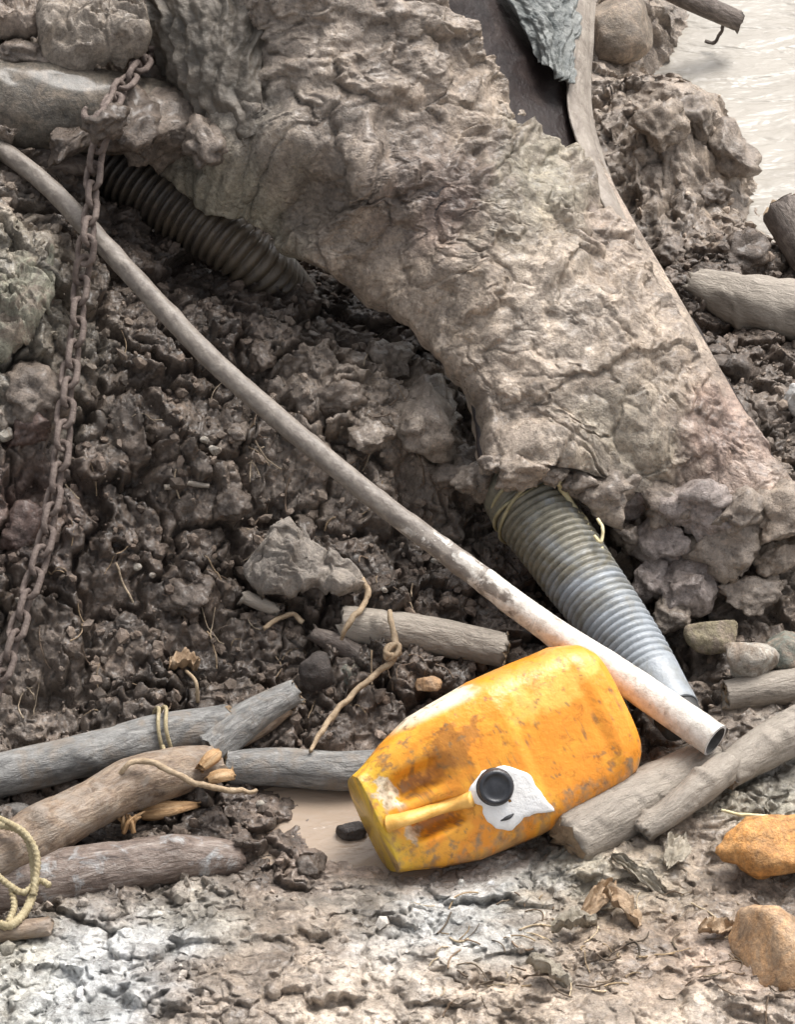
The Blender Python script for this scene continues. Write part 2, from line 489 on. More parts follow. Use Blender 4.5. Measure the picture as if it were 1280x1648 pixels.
# ------------------------------------------------------------------ the ground: one sheet, fine in view, widening to the horizon
DARK = (0.074, 0.055, 0.043); DARK2 = (0.122, 0.094, 0.074); GREYB = (0.20, 0.161, 0.13); REDB = (0.13, 0.085, 0.07)
TAN = (0.335, 0.270, 0.212); TAN2 = (0.275, 0.226, 0.184); PALE = (0.50, 0.425, 0.35); OLIVE = (0.33, 0.298, 0.228)
BLUEW = (0.58, 0.60, 0.605); GREYG = (0.31, 0.295, 0.255); PINK = (0.42, 0.325, 0.265)
LITTER = (0.27, 0.20, 0.14)
GC = [  # u, v, z, crumbly, colour : soil types as they lie on the bank
    (60, 1630, .10, .2, OLIVE), (150, 1560, .085, .2, BLUEW), (165, 1640, .10, .2, BLUEW), (130, 1600, .092, .2, BLUEW), (180, 1530, .08, .2, BLUEW), (110, 1650, .10, .2, BLUEW), (40, 1540, .07, .3, OLIVE),
    (300, 1480, .055, .3, GREYG), (330, 1600, .10, .2, TAN), (480, 1500, .075, .1, TAN), (520, 1620, .11, 0, PALE),
    (640, 1560, .09, 0, PALE), (620, 1450, .035, .1, GREYG), (760, 1450, .04, .2, BLUEW), (700, 1500, .06, .1, BLUEW), (780, 1500, .065, .2, GREYG), (700, 1640, .115, 0, PALE),
    (850, 1420, .045, .2, GREYG), (860, 1530, .085, 0, TAN), (900, 1640, .12, 0, PALE), (1000, 1430, .06, 0, OLIVE), (960, 1480, .075, .1, LITTER), (1060, 1490, .08, .1, LITTER), (1000, 1560, .10, 0, TAN), (1060, 1590, .105, .1, LITTER), (840, 1600, .105, .1, LITTER), (400, 1560, .09, .2, GREYB), (560, 1500, .07, .2, TAN2), (230, 1560, .09, .3, GREYB),
    (1120, 1420, .07, 0, TAN), (1130, 1540, .09, 0, PINK), (1100, 1640, .12, 0, PALE), (1270, 1440, .05, .3, GREYB), (1270, 1640, .11, .1, TAN),
    (1220, 1290, .05, 0, OLIVE), (1270, 1240, .05, 0, GREYG), (1100, 1350, .05, .2, TAN),
    (200, 1440, .02, .6, GREYB), (30, 1450, .03, .6, GREYB), (400, 1420, .03, .5, GREYB), (460, 1370, .005, .8, DARK), (430, 1310, .01, .9, DARK),
    (540, 1330, -.022, .1, PINK), (590, 1285, -.024, .1, PINK), (500, 1370, -.012, .3, PINK), (650, 1290, -.024, .2, PINK), (640, 1380, -.014, .2, PINK), (700, 1420, .004, .2, PINK),
    (720, 1300, -.010, .3, GREYB), (820, 1300, -.008, .4, DARK2), (900, 1220, .0, .5, DARK2), (1000, 1280, .02, .5, DARK2),
    (300, 1290, .005, .8, DARK2), (150, 1330, .01, .8, DARK2), (100, 1270, .0, .8, DARK2), (500, 1180, .01, .9, DARK2), (450, 1290, .0, .9, DARK),
    (640, 1130, .02, .9, DARK2), (560, 1090, .035, .9, DARK2), (750, 1090, .03, .9, DARK2), (850, 1080, .03, .9, DARK),
    (60, 1130, .06, .9, GREYB), (200, 1080, .07, .9, DARK2), (350, 1060, .065, .9, DARK2), (470, 1050, .055, .9, DARK2),
    (60, 960, .15, 1, DARK2), (200, 960, .13, 1, DARK), (400, 940, .105, 1, DARK2), (620, 930, .085, 1, DARK), (720, 920, .085, 1, DARK), (800, 960, .055, 1, DARK),
    (40, 780, .26, 1, REDB), (200, 800, .225, 1, DARK2), (360, 800, .195, 1, DARK2), (500, 800, .18, 1, DARK2), (620, 840, .135, 1, DARK), (720, 830, .11, 1, DARK),
    (30, 640, .35, .8, GREYB), (200, 640, .32, 1, DARK2), (340, 660, .285, 1, DARK2), (450, 720, .235, 1, GREYB), (560, 720, .235, .9, GREYB), (660, 760, .185, .8, GREYB),
    (40, 480, .455, .7, OLIVE), (30, 540, .42, .7, GREYG), (110, 520, .40, .9, DARK2), (220, 520, .375, 1, DARK2), (330, 520, .345, 1, DARK), (450, 540, .315, 1, DARK), (530, 600, .30, .5, TAN2), (640, 590, .285, .25, TAN), (600, 660, .265, .35, TAN2), (520, 655, .28, .8, GREYB),
    (690, 680, .245, .2, TAN), (620, 700, .245, .4, TAN2), (760, 760, .17, .6, GREYB), (575, 545, .29, .6, GREYB),
    (30, 350, .52, .9, GREYB), (200, 380, .415, 1, DARK), (300, 400, .375, 1, DARK), (420, 450, .32, 1, DARK), (500, 440, .265, 1, DARK), (560, 480, .25, 1, DARK), (650, 560, .25, .8, DARK),
    (340, 330, .32, 1, DARK), (450, 370, .23, 1, DARK), (200, 300, .42, 1, DARK),
    (80, 280, .52, .8, DARK2), (250, 200, .46, .8, DARK2), (60, 120, .60, .4, GREYB), (40, -20, .72, .1, TAN), (200, -60, .74, .1, TAN), (-60, 60, .70, .2, TAN),
    (640, 420, .26, .5, GREYB), (800, 560, .2, .5, GREYB), (900, 680, .13, .5, GREYB), (820, 720, .14, .7, DARK2),
    (900, 830, .09, .7, DARK), (950, 950, .03, .8, DARK), (1060, 1080, .0, .8, DARK), (1110, 1060, .005, .8, DARK), (1000, 1150, .0, .8, DARK), (1090, 1170, .015, .4, GREYB),
    (960, 790, .125, .5, GREYB), (1020, 860, .12, .6, GREYB), (1090, 800, .14, .35, TAN2), (1100, 900, .10, .5, GREYB), (1180, 830, .14, .15, TAN2), (1250, 870, .125, .15, TAN), (1200, 940, .085, .3, TAN2),
    (1090, 980, .045, .6, DARK2), (1260, 980, .06, .6, DARK2), (1230, 1080, .03, .5, GREYB), (1150, 1190, .03, .2, TAN2), (1270, 1130, .04, .4, TAN2),
    (1180, 620, .10, .7, DARK2), (1260, 720, .10, .7, GREYB), (1230, 560, .09, .7, DARK2), (1150, 500, .07, .8, DARK2), (1270, 620, .09, .5, GREYB),
    (1090, 400, .06, .7, DARK2), (1180, 410, .045, .8, DARK2), (1270, 450, .035, .7, DARK2), (1050, 320, .07, .3, TAN2), (1100, 290, .12, .15, TAN),
    (1080, 220, .17, .1, TAN), (1120, 190, .16, .15, TAN2), (1140, 150, .13, .2, TAN), (1155, 240, .11, .2, TAN), (1175, 255, .04, .2, TAN2), (1150, 330, .0, .3, GREYB), (1000, 200, .13, .2, TAN2), (960, 140, .12, .2, TAN2),
    (1045, 118, -.02, .2, TAN2), (1075, 105, -.04, .2, TAN2), (1100, 85, -.05, .3, TAN2), (1110, 55, -.03, .3, TAN2), (980, 20, .13, .3, TAN), (1060, 10, .09, .3, TAN2), (1130, 30, -.04, .3, TAN2),
    (1190, 270, -.04, .2, TAN), (1180, 110, -.05, .2, TAN), (1210, 340, -.03, .3, TAN), (1270, 390, .0, .4, TAN2), (1260, 250, -.10, .2, TAN), (1240, 60, -.10, .2, TAN), (1180, -10, -.09, .2, TAN), (1330, 350, -.06, .2, TAN),
    (860, -10, .15, .2, TAN2), (700, 60, .3, .3, GREYB), (500, 160, .38, .5, GREYB), (380, 60, .55, .3, GREYB), (500, -60, .6, .2, TAN),
]
FAR = [(-3, -3, .1), (-3, 0, .45), (-3, 3, .9), (3, -3, .15), (3, 0, -.05), (3, 3, -.6), (0, -3, .2), (0, 3, .2), (-1.2, 0.2, .40), (-1.2, -.6, .08), (-1.0, 1.0, .75), (1.2, -.6, .08), (1.3, .1, .10), (1.2, .8, -.2), (0, -1.3, .15), (.6, 2.2, -.3), (-.3, 1.8, .6)]
CP = np.array([P(a[0], a[1], a[2]) for a in GC])
CZ = np.concatenate([CP[:, 2], [f[2] for f in FAR]])
CXY = np.vstack([CP[:, :2], np.array(FAR)[:, :2]])


def tps_fit(X, z, lam=0.002):
    n = len(X); d2 = ((X[:, None] - X[None]) ** 2).sum(-1)
    K = np.where(d2 > 0, 0.5 * d2 * np.log(d2 + 1e-20), 0) + lam * np.eye(n)
    A = np.zeros((n + 3, n + 3)); A[:n, :n] = K; Q = np.column_stack([np.ones(n), X]); A[:n, n:] = Q; A[n:, :n] = Q.T
    return np.linalg.solve(A, np.concatenate([z, np.zeros(3)]))


TW = tps_fit(CXY, CZ)


def macro(x, y):
    s = np.shape(x); x = np.clip(np.ravel(x), -3, 3); y = np.clip(np.ravel(y), -3, 3)
    out = TW[-3] + TW[-2] * x + TW[-1] * y
    for i, (a, b) in enumerate(CXY):
        d2 = (x - a) ** 2 + (y - b) ** 2 + 1e-12
        out += TW[i] * 0.5 * d2 * np.log(d2)
    return out.reshape(s)


def shep(x, y, XY, vals, sig):
    s = np.shape(x); x = np.ravel(x); y = np.ravel(y)
    num = np.zeros((len(x), vals.shape[1])); den = np.zeros(len(x))
    for (a, b), v in zip(XY, vals):
        wgt = np.exp(-((x - a) ** 2 + (y - b) ** 2) / (2 * sig * sig)) + 1e-9 / (1 + (x - a) ** 2 + (y - b) ** 2) ** 2
        num += wgt[:, None] * v; den += wgt
    return num / den[:, None]


def widen(lo, hi, step, far=40.0):
    core = np.arange(lo, hi, step)
    e = step * 1.28 ** np.arange(1, 40); e = np.cumsum(e); e = e[e < far]
    return np.concatenate([lo - e[::-1], core, core[-1] + e])


gx = widen(-0.84, 0.86, 0.0027)
gy = widen(-1.16, 0.9, 0.003)
gy = gy[gy <= 0.9]
up = np.arange(gy[-1] + 0.0045, 1.95, 0.0045); e = np.cumsum(0.0045 * 1.28 ** np.arange(1, 40)); e = e[e < 40]
gy = np.concatenate([gy, up, up[-1] + e])
GXX, GYY = np.meshgrid(gx, gy)
cx_ = np.linspace(-3, 3, 241); cy_ = np.linspace(-3, 3, 241)


def bil(A, xs, ys, x, y):
    """bilinear sample of A[y,x] on monotone axes"""
    x = np.asarray(x, float); y = np.asarray(y, float)
    i = np.clip(np.searchsorted(xs, x) - 1, 0, len(xs) - 2); j = np.clip(np.searchsorted(ys, y) - 1, 0, len(ys) - 2)
    fx = np.clip((x - xs[i]) / (xs[i + 1] - xs[i]), 0, 1); fy = np.clip((y - ys[j]) / (ys[j + 1] - ys[j]), 0, 1)
    if A.ndim == 3: fx = fx[..., None]; fy = fy[..., None]
    return (A[j, i] * (1 - fx) + A[j, i + 1] * fx) * (1 - fy) + (A[j + 1, i] * (1 - fx) + A[j + 1, i + 1] * fx) * fy


CXX, CYY = np.meshgrid(cx_, cy_)
MAC = macro(CXX, CYY)
VALS = np.array([(a[3],) + tuple(a[4]) for a in GC])
zx = np.linspace(-1.3, 1.3, 200); zy = np.linspace(-1.5, 2.3, 300)
ZXX, ZYY = np.meshgrid(zx, zy)
ZON = shep(ZXX, ZYY, CP[:, :2], VALS, 0.062).reshape(300, 200, 4)

# ------------------------------------------------------------------ the big muddy sheet: control net (u, v, z), rows run down the slope
NET = np.array([[P(*q) for q in row] for row in [
    [(150, -230, .80), (420, -230, .92), (640, -230, .90), (790, -200, .74)],
    [(265, -60, .70), (430, -40, .80), (640, -60, .78), (830, -80, .63)],
    [(330, 110, .585), (460, 100, .69), (660, 90, .68), (905, 70, .53)],
    [(235, 245, .505), (470, 235, .60), (700, 225, .60), (955, 220, .46)],
    [(430, 352, .455), (600, 330, .53), (810, 330, .53), (1010, 335, .40)],
    [(620, 485, .40), (760, 450, .455), (910, 440, .45), (1075, 445, .34)],
    [(735, 605, .335), (850, 575, .37), (990, 560, .375), (1142, 560, .305)],
    [(764, 675, .302), (890, 670, .305), (1040, 680, .30), (1217, 688, .245)],
    [(768, 722, .285), (880, 728, .285), (1070, 765, .22), (1292, 800, .185)],
    [(776, 750, .27), (890, 756, .265), (1080, 808, .185), (1345, 860, .14)],
]])


def patch(net, ns, nt_):
    A = np.stack([catmull(net[i], nt_) for i in range(len(net))])           # rows x nt x 3
    return np.stack([catmull(A[:, j], ns) for j in range(nt_)], 1)           # ns x nt x 3


NS, NT = 620, 250
SH = patch(NET, NS, NT)
dS = np.gradient(SH, axis=0); dT = np.gradient(SH, axis=1)
SN = np.cross(dS, dT); SN /= np.linalg.norm(SN, axis=-1)[..., None]
if SN[..., 2].mean() < 0: SN = -SN

# keep the ground below the sheet
CEIL = np.full(MAC.shape, 9.0)
ii = np.clip(((SH[..., 0] + 3) / 6 * 240).round().astype(int), 0, 240); jj = np.clip(((SH[..., 1] + 3) / 6 * 240).round().astype(int), 0, 240)
np.minimum.at(CEIL, (jj.ravel(), ii.ravel()), SH[..., 2].ravel())
T01 = np.linspace(0, 1, NT)[None, :]; S01 = np.linspace(0, 1, NS)[:, None]
MAC = np.minimum(MAC, np.where(CEIL < 5, CEIL - 0.16, 9))

# micro relief
inx = (GXX > -1.1) & (GXX < 1.1) & (GYY > -1.35) & (GYY < 2.2)
wx = GXX + 0.05 * fbm2(GXX * 8, GYY * 8, 70, 4, 0.65); wy = GYY + 0.05 * fbm2(GXX * 8 + 3, GYY * 8, 75, 4, 0.65)
Z4 = bil(ZON, zx, zy, wx, wy)
crumbly = smooth(0.15, 0.75, Z4[..., 0])
GZ = bil(MAC, cx_, cy_, GXX, GYY)
hs = soil_h(GXX, GYY, 100); hc = clay_h(GXX, GYY, 200)
damp = smooth(-0.03, 0.02, GZ) * 0.62 + 0.38                     # mud under and near water lies flatter
big = 0.025 * fbm2(GXX * 3.1, GYY * 3.1, 90, 3) * (crumbly * 0.5 + 0.5)
fg = smooth(-0.25, -0.45, GYY)
hc = hc * (1 - fg) + fg * (.9 * clay_h(GXX * .8, GYY * .72 + 4, 230, .6) + .14 * soil_h(GXX * .8, GYY * .8 + 4, 240))
DSP = (hs * 0.8 * crumbly + hc * (1 - crumbly) + big * 0.4) * damp
sm_ = MAC.copy()
for _ in range(5):
    pd = np.pad(sm_, 1, mode='edge'); sm_ = (pd[:-2, 1:-1] + pd[2:, 1:-1] + pd[1:-1, :-2] + pd[1:-1, 2:] + pd[1:-1, 1:-1]) / 5
gyy, gxx = np.gradient(sm_, cy_, cx_)
NX = np.clip(-bil(gxx, cx_, cy_, GXX, GYY), -.9, .9) * inx; NY = np.clip(-bil(gyy, cx_, cy_, GXX, GYY), -.9, .9) * inx
NY = np.minimum(NY, -.55 * inx)
NL = np.sqrt(1 + NX ** 2 + NY ** 2)
lat = 0.006 * np.stack([n2(GXX * 60, GYY * 60, 301), n2(GXX * 60, GYY * 60, 302)], -1) * inx[..., None]
GV3 = np.stack([GXX + DSP * NX / NL + lat[..., 0], GYY + DSP * NY / NL + lat[..., 1], GZ + DSP / NL], -1)
# height lookup of the finished relief
hx_ = np.arange(-1.1, 1.1, .005); hy_ = np.arange(-1.3, 2.2, .005)
HXX, HYY = np.meshgrid(hx_, hy_)
H_GRID = np.full(HXX.shape, -9.0)
a_ = np.round((GV3[..., 0] + 1.1) / .005).astype(int); b2 = np.round((GV3[..., 1] + 1.3) / .005).astype(int)
ok_ = (a_ >= 0) & (a_ < len(hx_)) & (b2 >= 0) & (b2 < len(hy_))
np.maximum.at(H_GRID, (b2[ok_], a_[ok_]), GV3[..., 2][ok_])
H_GRID = np.where(H_GRID < -5, bil(MAC, cx_, cy_, HXX, HYY), H_GRID)


def hz(x, y):
    return bil(H_GRID, hx_, hy_, x, y)


def G(u, v, lift=0.0):
    """point on the ground seen at a photograph pixel"""
    d = CF + CR * ((u - 640.0) / PX) + CU * ((824.0 - v) / PX)
    t = np.linspace(4.4, 8.2, 1900)
    p = CAM + d * t[:, None]
    b = p[:, 2] < hz(p[:, 0], p[:, 1])
    k = int(np.argmax(b)) if b.any() else 1000
    return p[k] + np.array((0, 0, lift))


GV = GV3.reshape(-1, 3)
tint = 1 + 0.30 * fbm2(GXX * 14, GYY * 14, 80, 4, .6)[..., None] * np.array((1.0, 1.03, 1.08))
_, _, rid = worley(GXX / 0.03 + 0.4 * n2(GXX * 40, GYY * 40, 5), GYY / 0.03, 88)
GCOL = (Z4[..., 1:] * tint * (0.78 + 0.5 * rid[..., None])).reshape(-1, 3)
me = mesh_np('ground', GV, grid_faces(len(gy), len(gx)))
set_col(me, np.clip(GCOL, 0.01, 0.7))
ground = tag(add('ground', me, M['ground']), kind='structure')

# ------------------------------------------------------------------ water
def water_material(name, col, rough, wave, sc):
    m, nt, b = new_mat(name)
    tc = N_(nt, 'ShaderNodeTexCoord').outputs['Object']
    c = ramp(nt, noise(nt, tc, 2.2, 4, 0.6, 0.8), [(0.3, tuple(0.9 * q for q in col)), (0.7, tuple(min(1, 1.06 * q) for q in col))])
    nt.links.new(c, b.inputs['Base Color'])
    b.inputs['Roughness'].default_value = rough
    b.inputs['IOR'].default_value = 1.33
    mp = N_(nt, 'ShaderNodeMapping'); mp.inputs['Scale'].default_value = (1, 2.4, 1); nt.links.new(tc, mp.inputs[0])
    n1 = bump(nt, noise(nt, mp.outputs[0], sc, 3, 0.55, 0.6), wave)
    nt.links.new(bump(nt, noise(nt, mp.outputs[0], sc * 4, 3, 0.5, 0.3), wave * 0.25, 1.0, n1), b.inputs['Normal'])
    return m


V = np.array([(-1.0, -60, -.02), (60, -60, -.02), (60, 60, -.02), (-1.0, 60, -.02)])
V[0, 1] = V[1, 1] = 0.55
tag(recenter(add('river', mesh_np('river', V, [[0, 1, 2, 3]], False), water_material('silty_river_water', (0.325, 0.30, 0.262), 0.24, 0.026, 4.5))), 'pale silty river water at the far edge of the muddy bank', kind='structure')
pw = P(585, 1330, -0.004)
th = np.linspace(0, 2 * math.pi, 48, endpoint=False)
V = np.vstack([[pw], np.stack([pw[0] + 0.20 * np.cos(th), pw[1] + 0.17 * np.sin(th), np.full(48, pw[2])], -1)])
F = np.array([[0, 1 + k, 1 + (k + 1) % 48] for k in range(48)])
tag(recenter(add('puddle', mesh_np('puddle', V, F, False), water_material('brown_puddle_water', (0.32, 0.25, 0.19), 0.1, 0.004, 14))), 'small light brown puddle under the neck of the jerrycan', kind='structure')

# ------------------------------------------------------------------ sheet under mud
sheet = empty('rubber_sheet', SH[300, 120] - np.array((0, 0, 0.1)))
tag(sheet, 'large dark rubber sheet caked in tan mud, sloping down over both ribbed hoses', 'sheet')
m, nt, b = new_mat('dark_brown_rubber')
tc = N_(nt, 'ShaderNodeTexCoord').outputs['Object']
c = ramp(nt, noise(nt, tc, 14, 6, 0.7, 0.8), [(0.3, (0.012, 0.009, 0.009)), (0.6, (0.028, 0.020, 0.018)), (0.84, (0.10, 0.08, 0.068))])
nt.links.new(c, b.inputs['Base Color']); b.inputs['Roughness'].default_value = 0.38; b.inputs['Specular IOR Level'].default_value = 0.3
nt.links.new(bump(nt, noise(nt, tc, 60, 5, 0.7), 0.003), b.inputs['Normal'])
M['rubber'] = m
step = 4
A = SH[::step, ::step]; An = SN[::step, ::step]
na, nb = A.shape[:2]
gj, gi = np.meshgrid(np.arange(nb) * 0.09, np.arange(na) * 0.09)
wob = (0.004 * fbm2(gj, gi, 5, 3) + 0.007 * (np.abs(n2(gj * .7 + .5 * n2(gi, gj, 8), gi * .35, 6)) - .3))[..., None]
top = A + An * (0.003 + wob); bot = A - An * (0.016 - wob)
V = np.vstack([top.reshape(-1, 3), bot.reshape(-1, 3)])
F = grid_faces(na, nb); F2 = F[:, ::-1] + na * nb
rim = []
o_ = na * nb
for i in range(na - 1):
    rim += [[i * nb, (i + 1) * nb, (i + 1) * nb + o_, i * nb + o_], [i * nb + nb - 1, i * nb + nb - 1 + o_, (i + 1) * nb + nb - 1 + o_, (i + 1) * nb + nb - 1]]
for j in range(nb - 1):
    rim += [[j, j + o_, j + 1 + o_, j + 1], [(na - 1) * nb + j, (na - 1) * nb + j + 1, (na - 1) * nb + j + 1 + o_, (na - 1) * nb + j + o_]]
kid('sheet_body', mesh_np('sheet_body', V, np.vstack([F, F2, rim])), M['rubber'], sheet)

# mud caked on it
pl = SH.reshape(-1, 3) - SH.reshape(-1, 3).mean(0)
_, _, vt = np.linalg.svd(pl[::37], full_matrices=False)
su = (pl @ vt[0]).reshape(NS, NT) + 3.0; sv = (pl @ vt[1]).reshape(NS, NT) + 5.0
U_, V_ = pix(SH.reshape(-1, 3)); U_ = U_.reshape(NS, NT); V_ = V_.reshape(NS, NT)
nz = 26 * fbm2(su * 14, sv * 14, 401, 4, 0.6)


def side(x0, y0, x1, y1):
    """signed pixel distance from a line, positive to its right-hand (upper right) side"""
    dx, dy = x1 - x0, y1 - y0; L = math.hypot(dx, dy)
    return ((U_ - x0) * (-dy) + (V_ - y0) * dx) / -L


bare = np.minimum(side(660, -20, 900, 300), 265 - V_) + nz * 0.7
bare = smooth(0, 30, bare)
edge = smooth(0.87, 0.92, T01 + 0.03 * fbm2(su * 9, sv * 9, 410, 3)) * smooth(150, 330, V_) * (1 - smooth(640, 720, V_))
calm = 1 - 0.35 * smooth(330, 470, V_)
thick = 0.026 + 0.8 * calm * clay_h(su, sv, 420, .40) + .020 * calm * fbm2(su * 10, sv * 10, 435, 2) + 0.018 * fbm2(su * 4.5, sv * 4.5, 430, 2)
hole = lambda u, v, r: np.exp(-((U_ - u) ** 2 + (V_ - v) ** 2) / (r * r))
thick -= 0.035 * hole(735, 330, 50) + 0.03 * hole(640, 225, 38) + 0.02 * hole(520, 300, 60) + 0.025 * hole(1170, 715, 55) + 0.012 * hole(880, 500, 50)
thick += 0.03 * hole(560, 260, 80) + 0.02 * hole(700, 380, 80) + 0.03 * hole(560, 130, 110) + 0.02 * hole(860, 640, 80) + 0.02 * hole(1020, 600, 70)
thick = np.maximum(thick, 0.012 + .25 * clay_h(su * 1.3, sv * 1.3, 425)) * (1 - edge) + edge * (.006 + .08 * thick)
thick = thick * (1 - bare) - 0.016 * bare
thick = thick * (1 + .25 * smooth(660, 740, V_))
fl = np.minimum(T01, 1 - T01)
thick = thick * smooth(-0.01, 0.03, fl) - 0.004 * (1 - smooth(0, 0.012, fl))
latn = 0.004 * np.stack([n2(su * 45, sv * 45, 441), n2(su * 45, sv * 45, 442), n2(su * 45, sv * 45, 443)], -1) * ((1 - edge) * (1 - bare))[..., None]
MV = SH + SN * thick[..., None] + latn
lowedge = 0.03 * smooth(0.06, 0.0, T01) * (1 + fbm2(su * 10, sv, 450, 2))
MV[..., 2] -= lowedge * smooth(150, 260, V_)
SC_ = [(500, 60, TAN2), (420, 160, TAN2), (640, 60, TAN2), (560, 220, TAN2), (760, 180, TAN), (660, 250, GREYB), (735, 320, REDB), (520, 320, GREYB), (330, 300, OLIVE), (420, 330, OLIVE), (850, 320, OLIVE), (900, 280, OLIVE),
       (620, 430, TAN), (760, 480, TAN), (860, 400, TAN), (900, 520, PALE), (880, 600, TAN), (1000, 480, TAN), (1060, 520, TAN), (780, 600, TAN), (850, 690, TAN), (1000, 640, TAN), (1080, 620, TAN), (980, 720, OLIVE), (1060, 700, OLIVE),
       (1130, 700, (0.24, .14, .11)), (1180, 730, (0.3, .2, .165)), (1200, 790, PINK), (1230, 740, TAN), (1000, 780, TAN2), (1100, 790, TAN2), (930, 760, TAN2), (840, 760, TAN2), (300, 60, GREYG), (350, 170, GREYG), (280, 200, GREYB), (1000, 300, TAN2), (960, 200, PINK), (1000, 330, PINK), (1060, 440, TAN), (1130, 560, TAN)]
q = np.array([(a, b_) for a, b_, _ in SC_], float); cv = np.array([c for _, _, c in SC_], float)
CC = shep(U_ + nz * 1.6, V_ + 30 * fbm2(su * 12, sv * 12, 460, 3), q, cv, 52.0).reshape(NS, NT, 3)
_, _, rid = worley(su / 0.03 + 0.4 * n2(su * 40, sv * 40, 5), sv / 0.03, 488)
CC = CC * (1 + 0.2 * fbm2(su * 16, sv * 16, 470, 3)[..., None]) * (0.82 + 0.4 * rid[..., None])
me = mesh_np('mud_coating', MV.reshape(-1, 3), grid_faces(NS, NT)); set_col(me, np.clip(CC.reshape(-1, 3), 0.01, 0.7))
kid('mud_coating', me, M['mud'], sheet)


def sheet_at(u, v, lift=0.0):
    k = np.argmin((U_ - u) ** 2 + (V_ - v) ** 2)
    i, j = divmod(int(k), NT)
    return MV[i, j] + SN[i, j] * lift


# ------------------------------------------------------------------ logs and sticks
def log(name, label, pts, r, mat, n=70, seg=26, knots=3, rough=0.07, ends=(), group=None, cat='log', flat=1.0, seed=0, taper_end=False):
    sd = seed or (abs(hash(label)) % 997)
    sd = sum(ord(ch) for ch in label) % 997
    lr = np.random.default_rng(sd)
    kk = [(lr.uniform(0.1, 0.9), lr.uniform(0, 6.28), lr.uniform(0.12, 0.3)) for _ in range(knots)]

    def rf(s, th, ln):
        p = np.stack([ln * 9 + sd, np.cos(th) * 1.1, np.sin(th) * 1.1], -1).reshape(-1, 3)
        f = 1 + rough * fbm3(p, sd, 3).reshape(s.shape)
        p2 = np.stack([ln * 14 + sd, np.cos(th) * 4.5, np.sin(th) * 4.5], -1).reshape(-1, 3)
        f = f + 0.55 * rough * np.abs(n3(p2, sd + 4)).reshape(s.shape)
        ck = np.abs(n3(np.stack([ln * 7 + sd, np.cos(th) * 3.2, np.sin(th) * 3.2], -1).reshape(-1, 3), sd + 7)).reshape(s.shape)
        f = f - .07 * (1 - smooth(0, .07, ck)) * (rough > .045)
        for ks, kt, ka in kk:
            da = np.angle(np.exp(1j * (th - kt)))
            f = f + ka * np.exp(-((s - ks) / 0.035) ** 2 - (da / 0.5) ** 2)
        f = f * np.where((s < 0.012) | (s > 0.988), 0.93, 1.0)
        if taper_end: f = f * (1 - 0.6 * smooth(0.8, 1.0, s))
        return f * (1 - (1 - flat) * np.abs(np.sin(th)))
    W_ = [P(*p) - np.array((0, 0, .006)) for p in pts]
    V, F, co, caps = tube(W_, r, n, seg, True, rf)
    jag = lr.normal(0, 0.0035, (len(V), 3)); jag[seg:-seg - 2] = 0; V = V + jag
    tri = np.vstack([F[:, [0, 1, 2]], F[:, [0, 2, 3]], caps])
    me = mesh_np(name, V, tri); set_vec(me, co)
    o = add(name, me, mat); recenter(o); tag(o, label, cat, group)
    for e in ends:                                                    # visible sawn or broken ends
        ring = V[:seg] if e == 0 else V[(n - 1) * seg:n * seg]
        c = ring.mean(0); ax = V[-2] - V[(seg):(2 * seg)].mean(0) if e == 0 else V[-1] - V[(n - 2) * seg:(n - 1) * seg].mean(0)
        ax = ax / (np.linalg.norm(ax) + 1e-9)
        rings = [ring * 0.995 + c * 0.005 + ax * 0.0012]
        for f in (0.7, 0.4, 0.12):
            rings.append(c + (ring - c) * f + ax * (0.003 + lr.normal(0, 0.0025, (seg, 1))))
        VV = np.vstack(rings + [c + ax * 0.003]); FF = [list(q_) for q_ in grid_faces(4, seg, True)]
        tri = []
        for q_ in FF: tri += [[q_[0], q_[1], q_[2]], [q_[0], q_[2], q_[3]]]
        tri += [[3 * seg + j, 3 * seg + (j + 1) % seg, 4 * seg] for j in range(seg)]
        kid('cut_end', mesh_np('cut_end', VV, tri), M['cut'], o)
    return o


LG = 'cut branches lying in the mud'
log('log', 'smooth grey branch tied with string, running in from the left edge', [(-90, 1268, .045), (0, 1243, .045), (120, 1215, .05), (250, 1182, .055), (372, 1160, .06)], [.036, .035, .034, .035, .031], M['log_grey'], knots=2, rough=0.05, ends=(1,), group=LG)
log('log', 'short split grey branch pointing up right beside the tied grey branch', [(332, 1205, .045), (400, 1152, .065), (476, 1108, .085)], [.032, .029, .021], M['log_grey'], knots=1, group=LG, ends=(1,), rough=0.1)
log('wood_splinter', 'thin splinter torn off beneath the split grey branch', [(385, 1190, .04), (430, 1160, .055), (468, 1137, .065)], [.012, .013, .007], M['log_brown'], n=30, seg=12, knots=0, cat='splinter')
log('log', 'bent brown branch crossing below the grey one at the left edge', [(-60, 1400, .07), (0, 1372, .075), (75, 1330, .08), (150, 1290, .08), (215, 1256, .075), (280, 1240, .06), (345, 1222, .05)], [.046, .044, .041, .036, .040, .038, .026], M['log_brown'], n=110, knots=3, group=LG, rough=0.09)
log('log', 'thick reddish brown wet branch half sunk in the foreground mud', [(-60, 1440, .03), (60, 1420, .035), (180, 1395, .04), (290, 1378, .035), (385, 1378, .012)], [.046, .046, .042, .036, .027], M['log_red'], n=90, knots=2, group=LG)
log('stick', 'thin brown stick at the lower left corner below the rope', [(-40, 1500, .07), (78, 1487, .07)], [.017, .014], M['log_brown'], n=30, seg=14, knots=1, cat='stick')
log('log', 'blue grey branch passing under the neck of the jerrycan', [(366, 1232, .03), (450, 1230, .035), (560, 1236, .03), (680, 1226, .02)], [.027, .030, .031, .030], M['log_grey'], knots=2, rough=0.05, group=LG, ends=(0,))
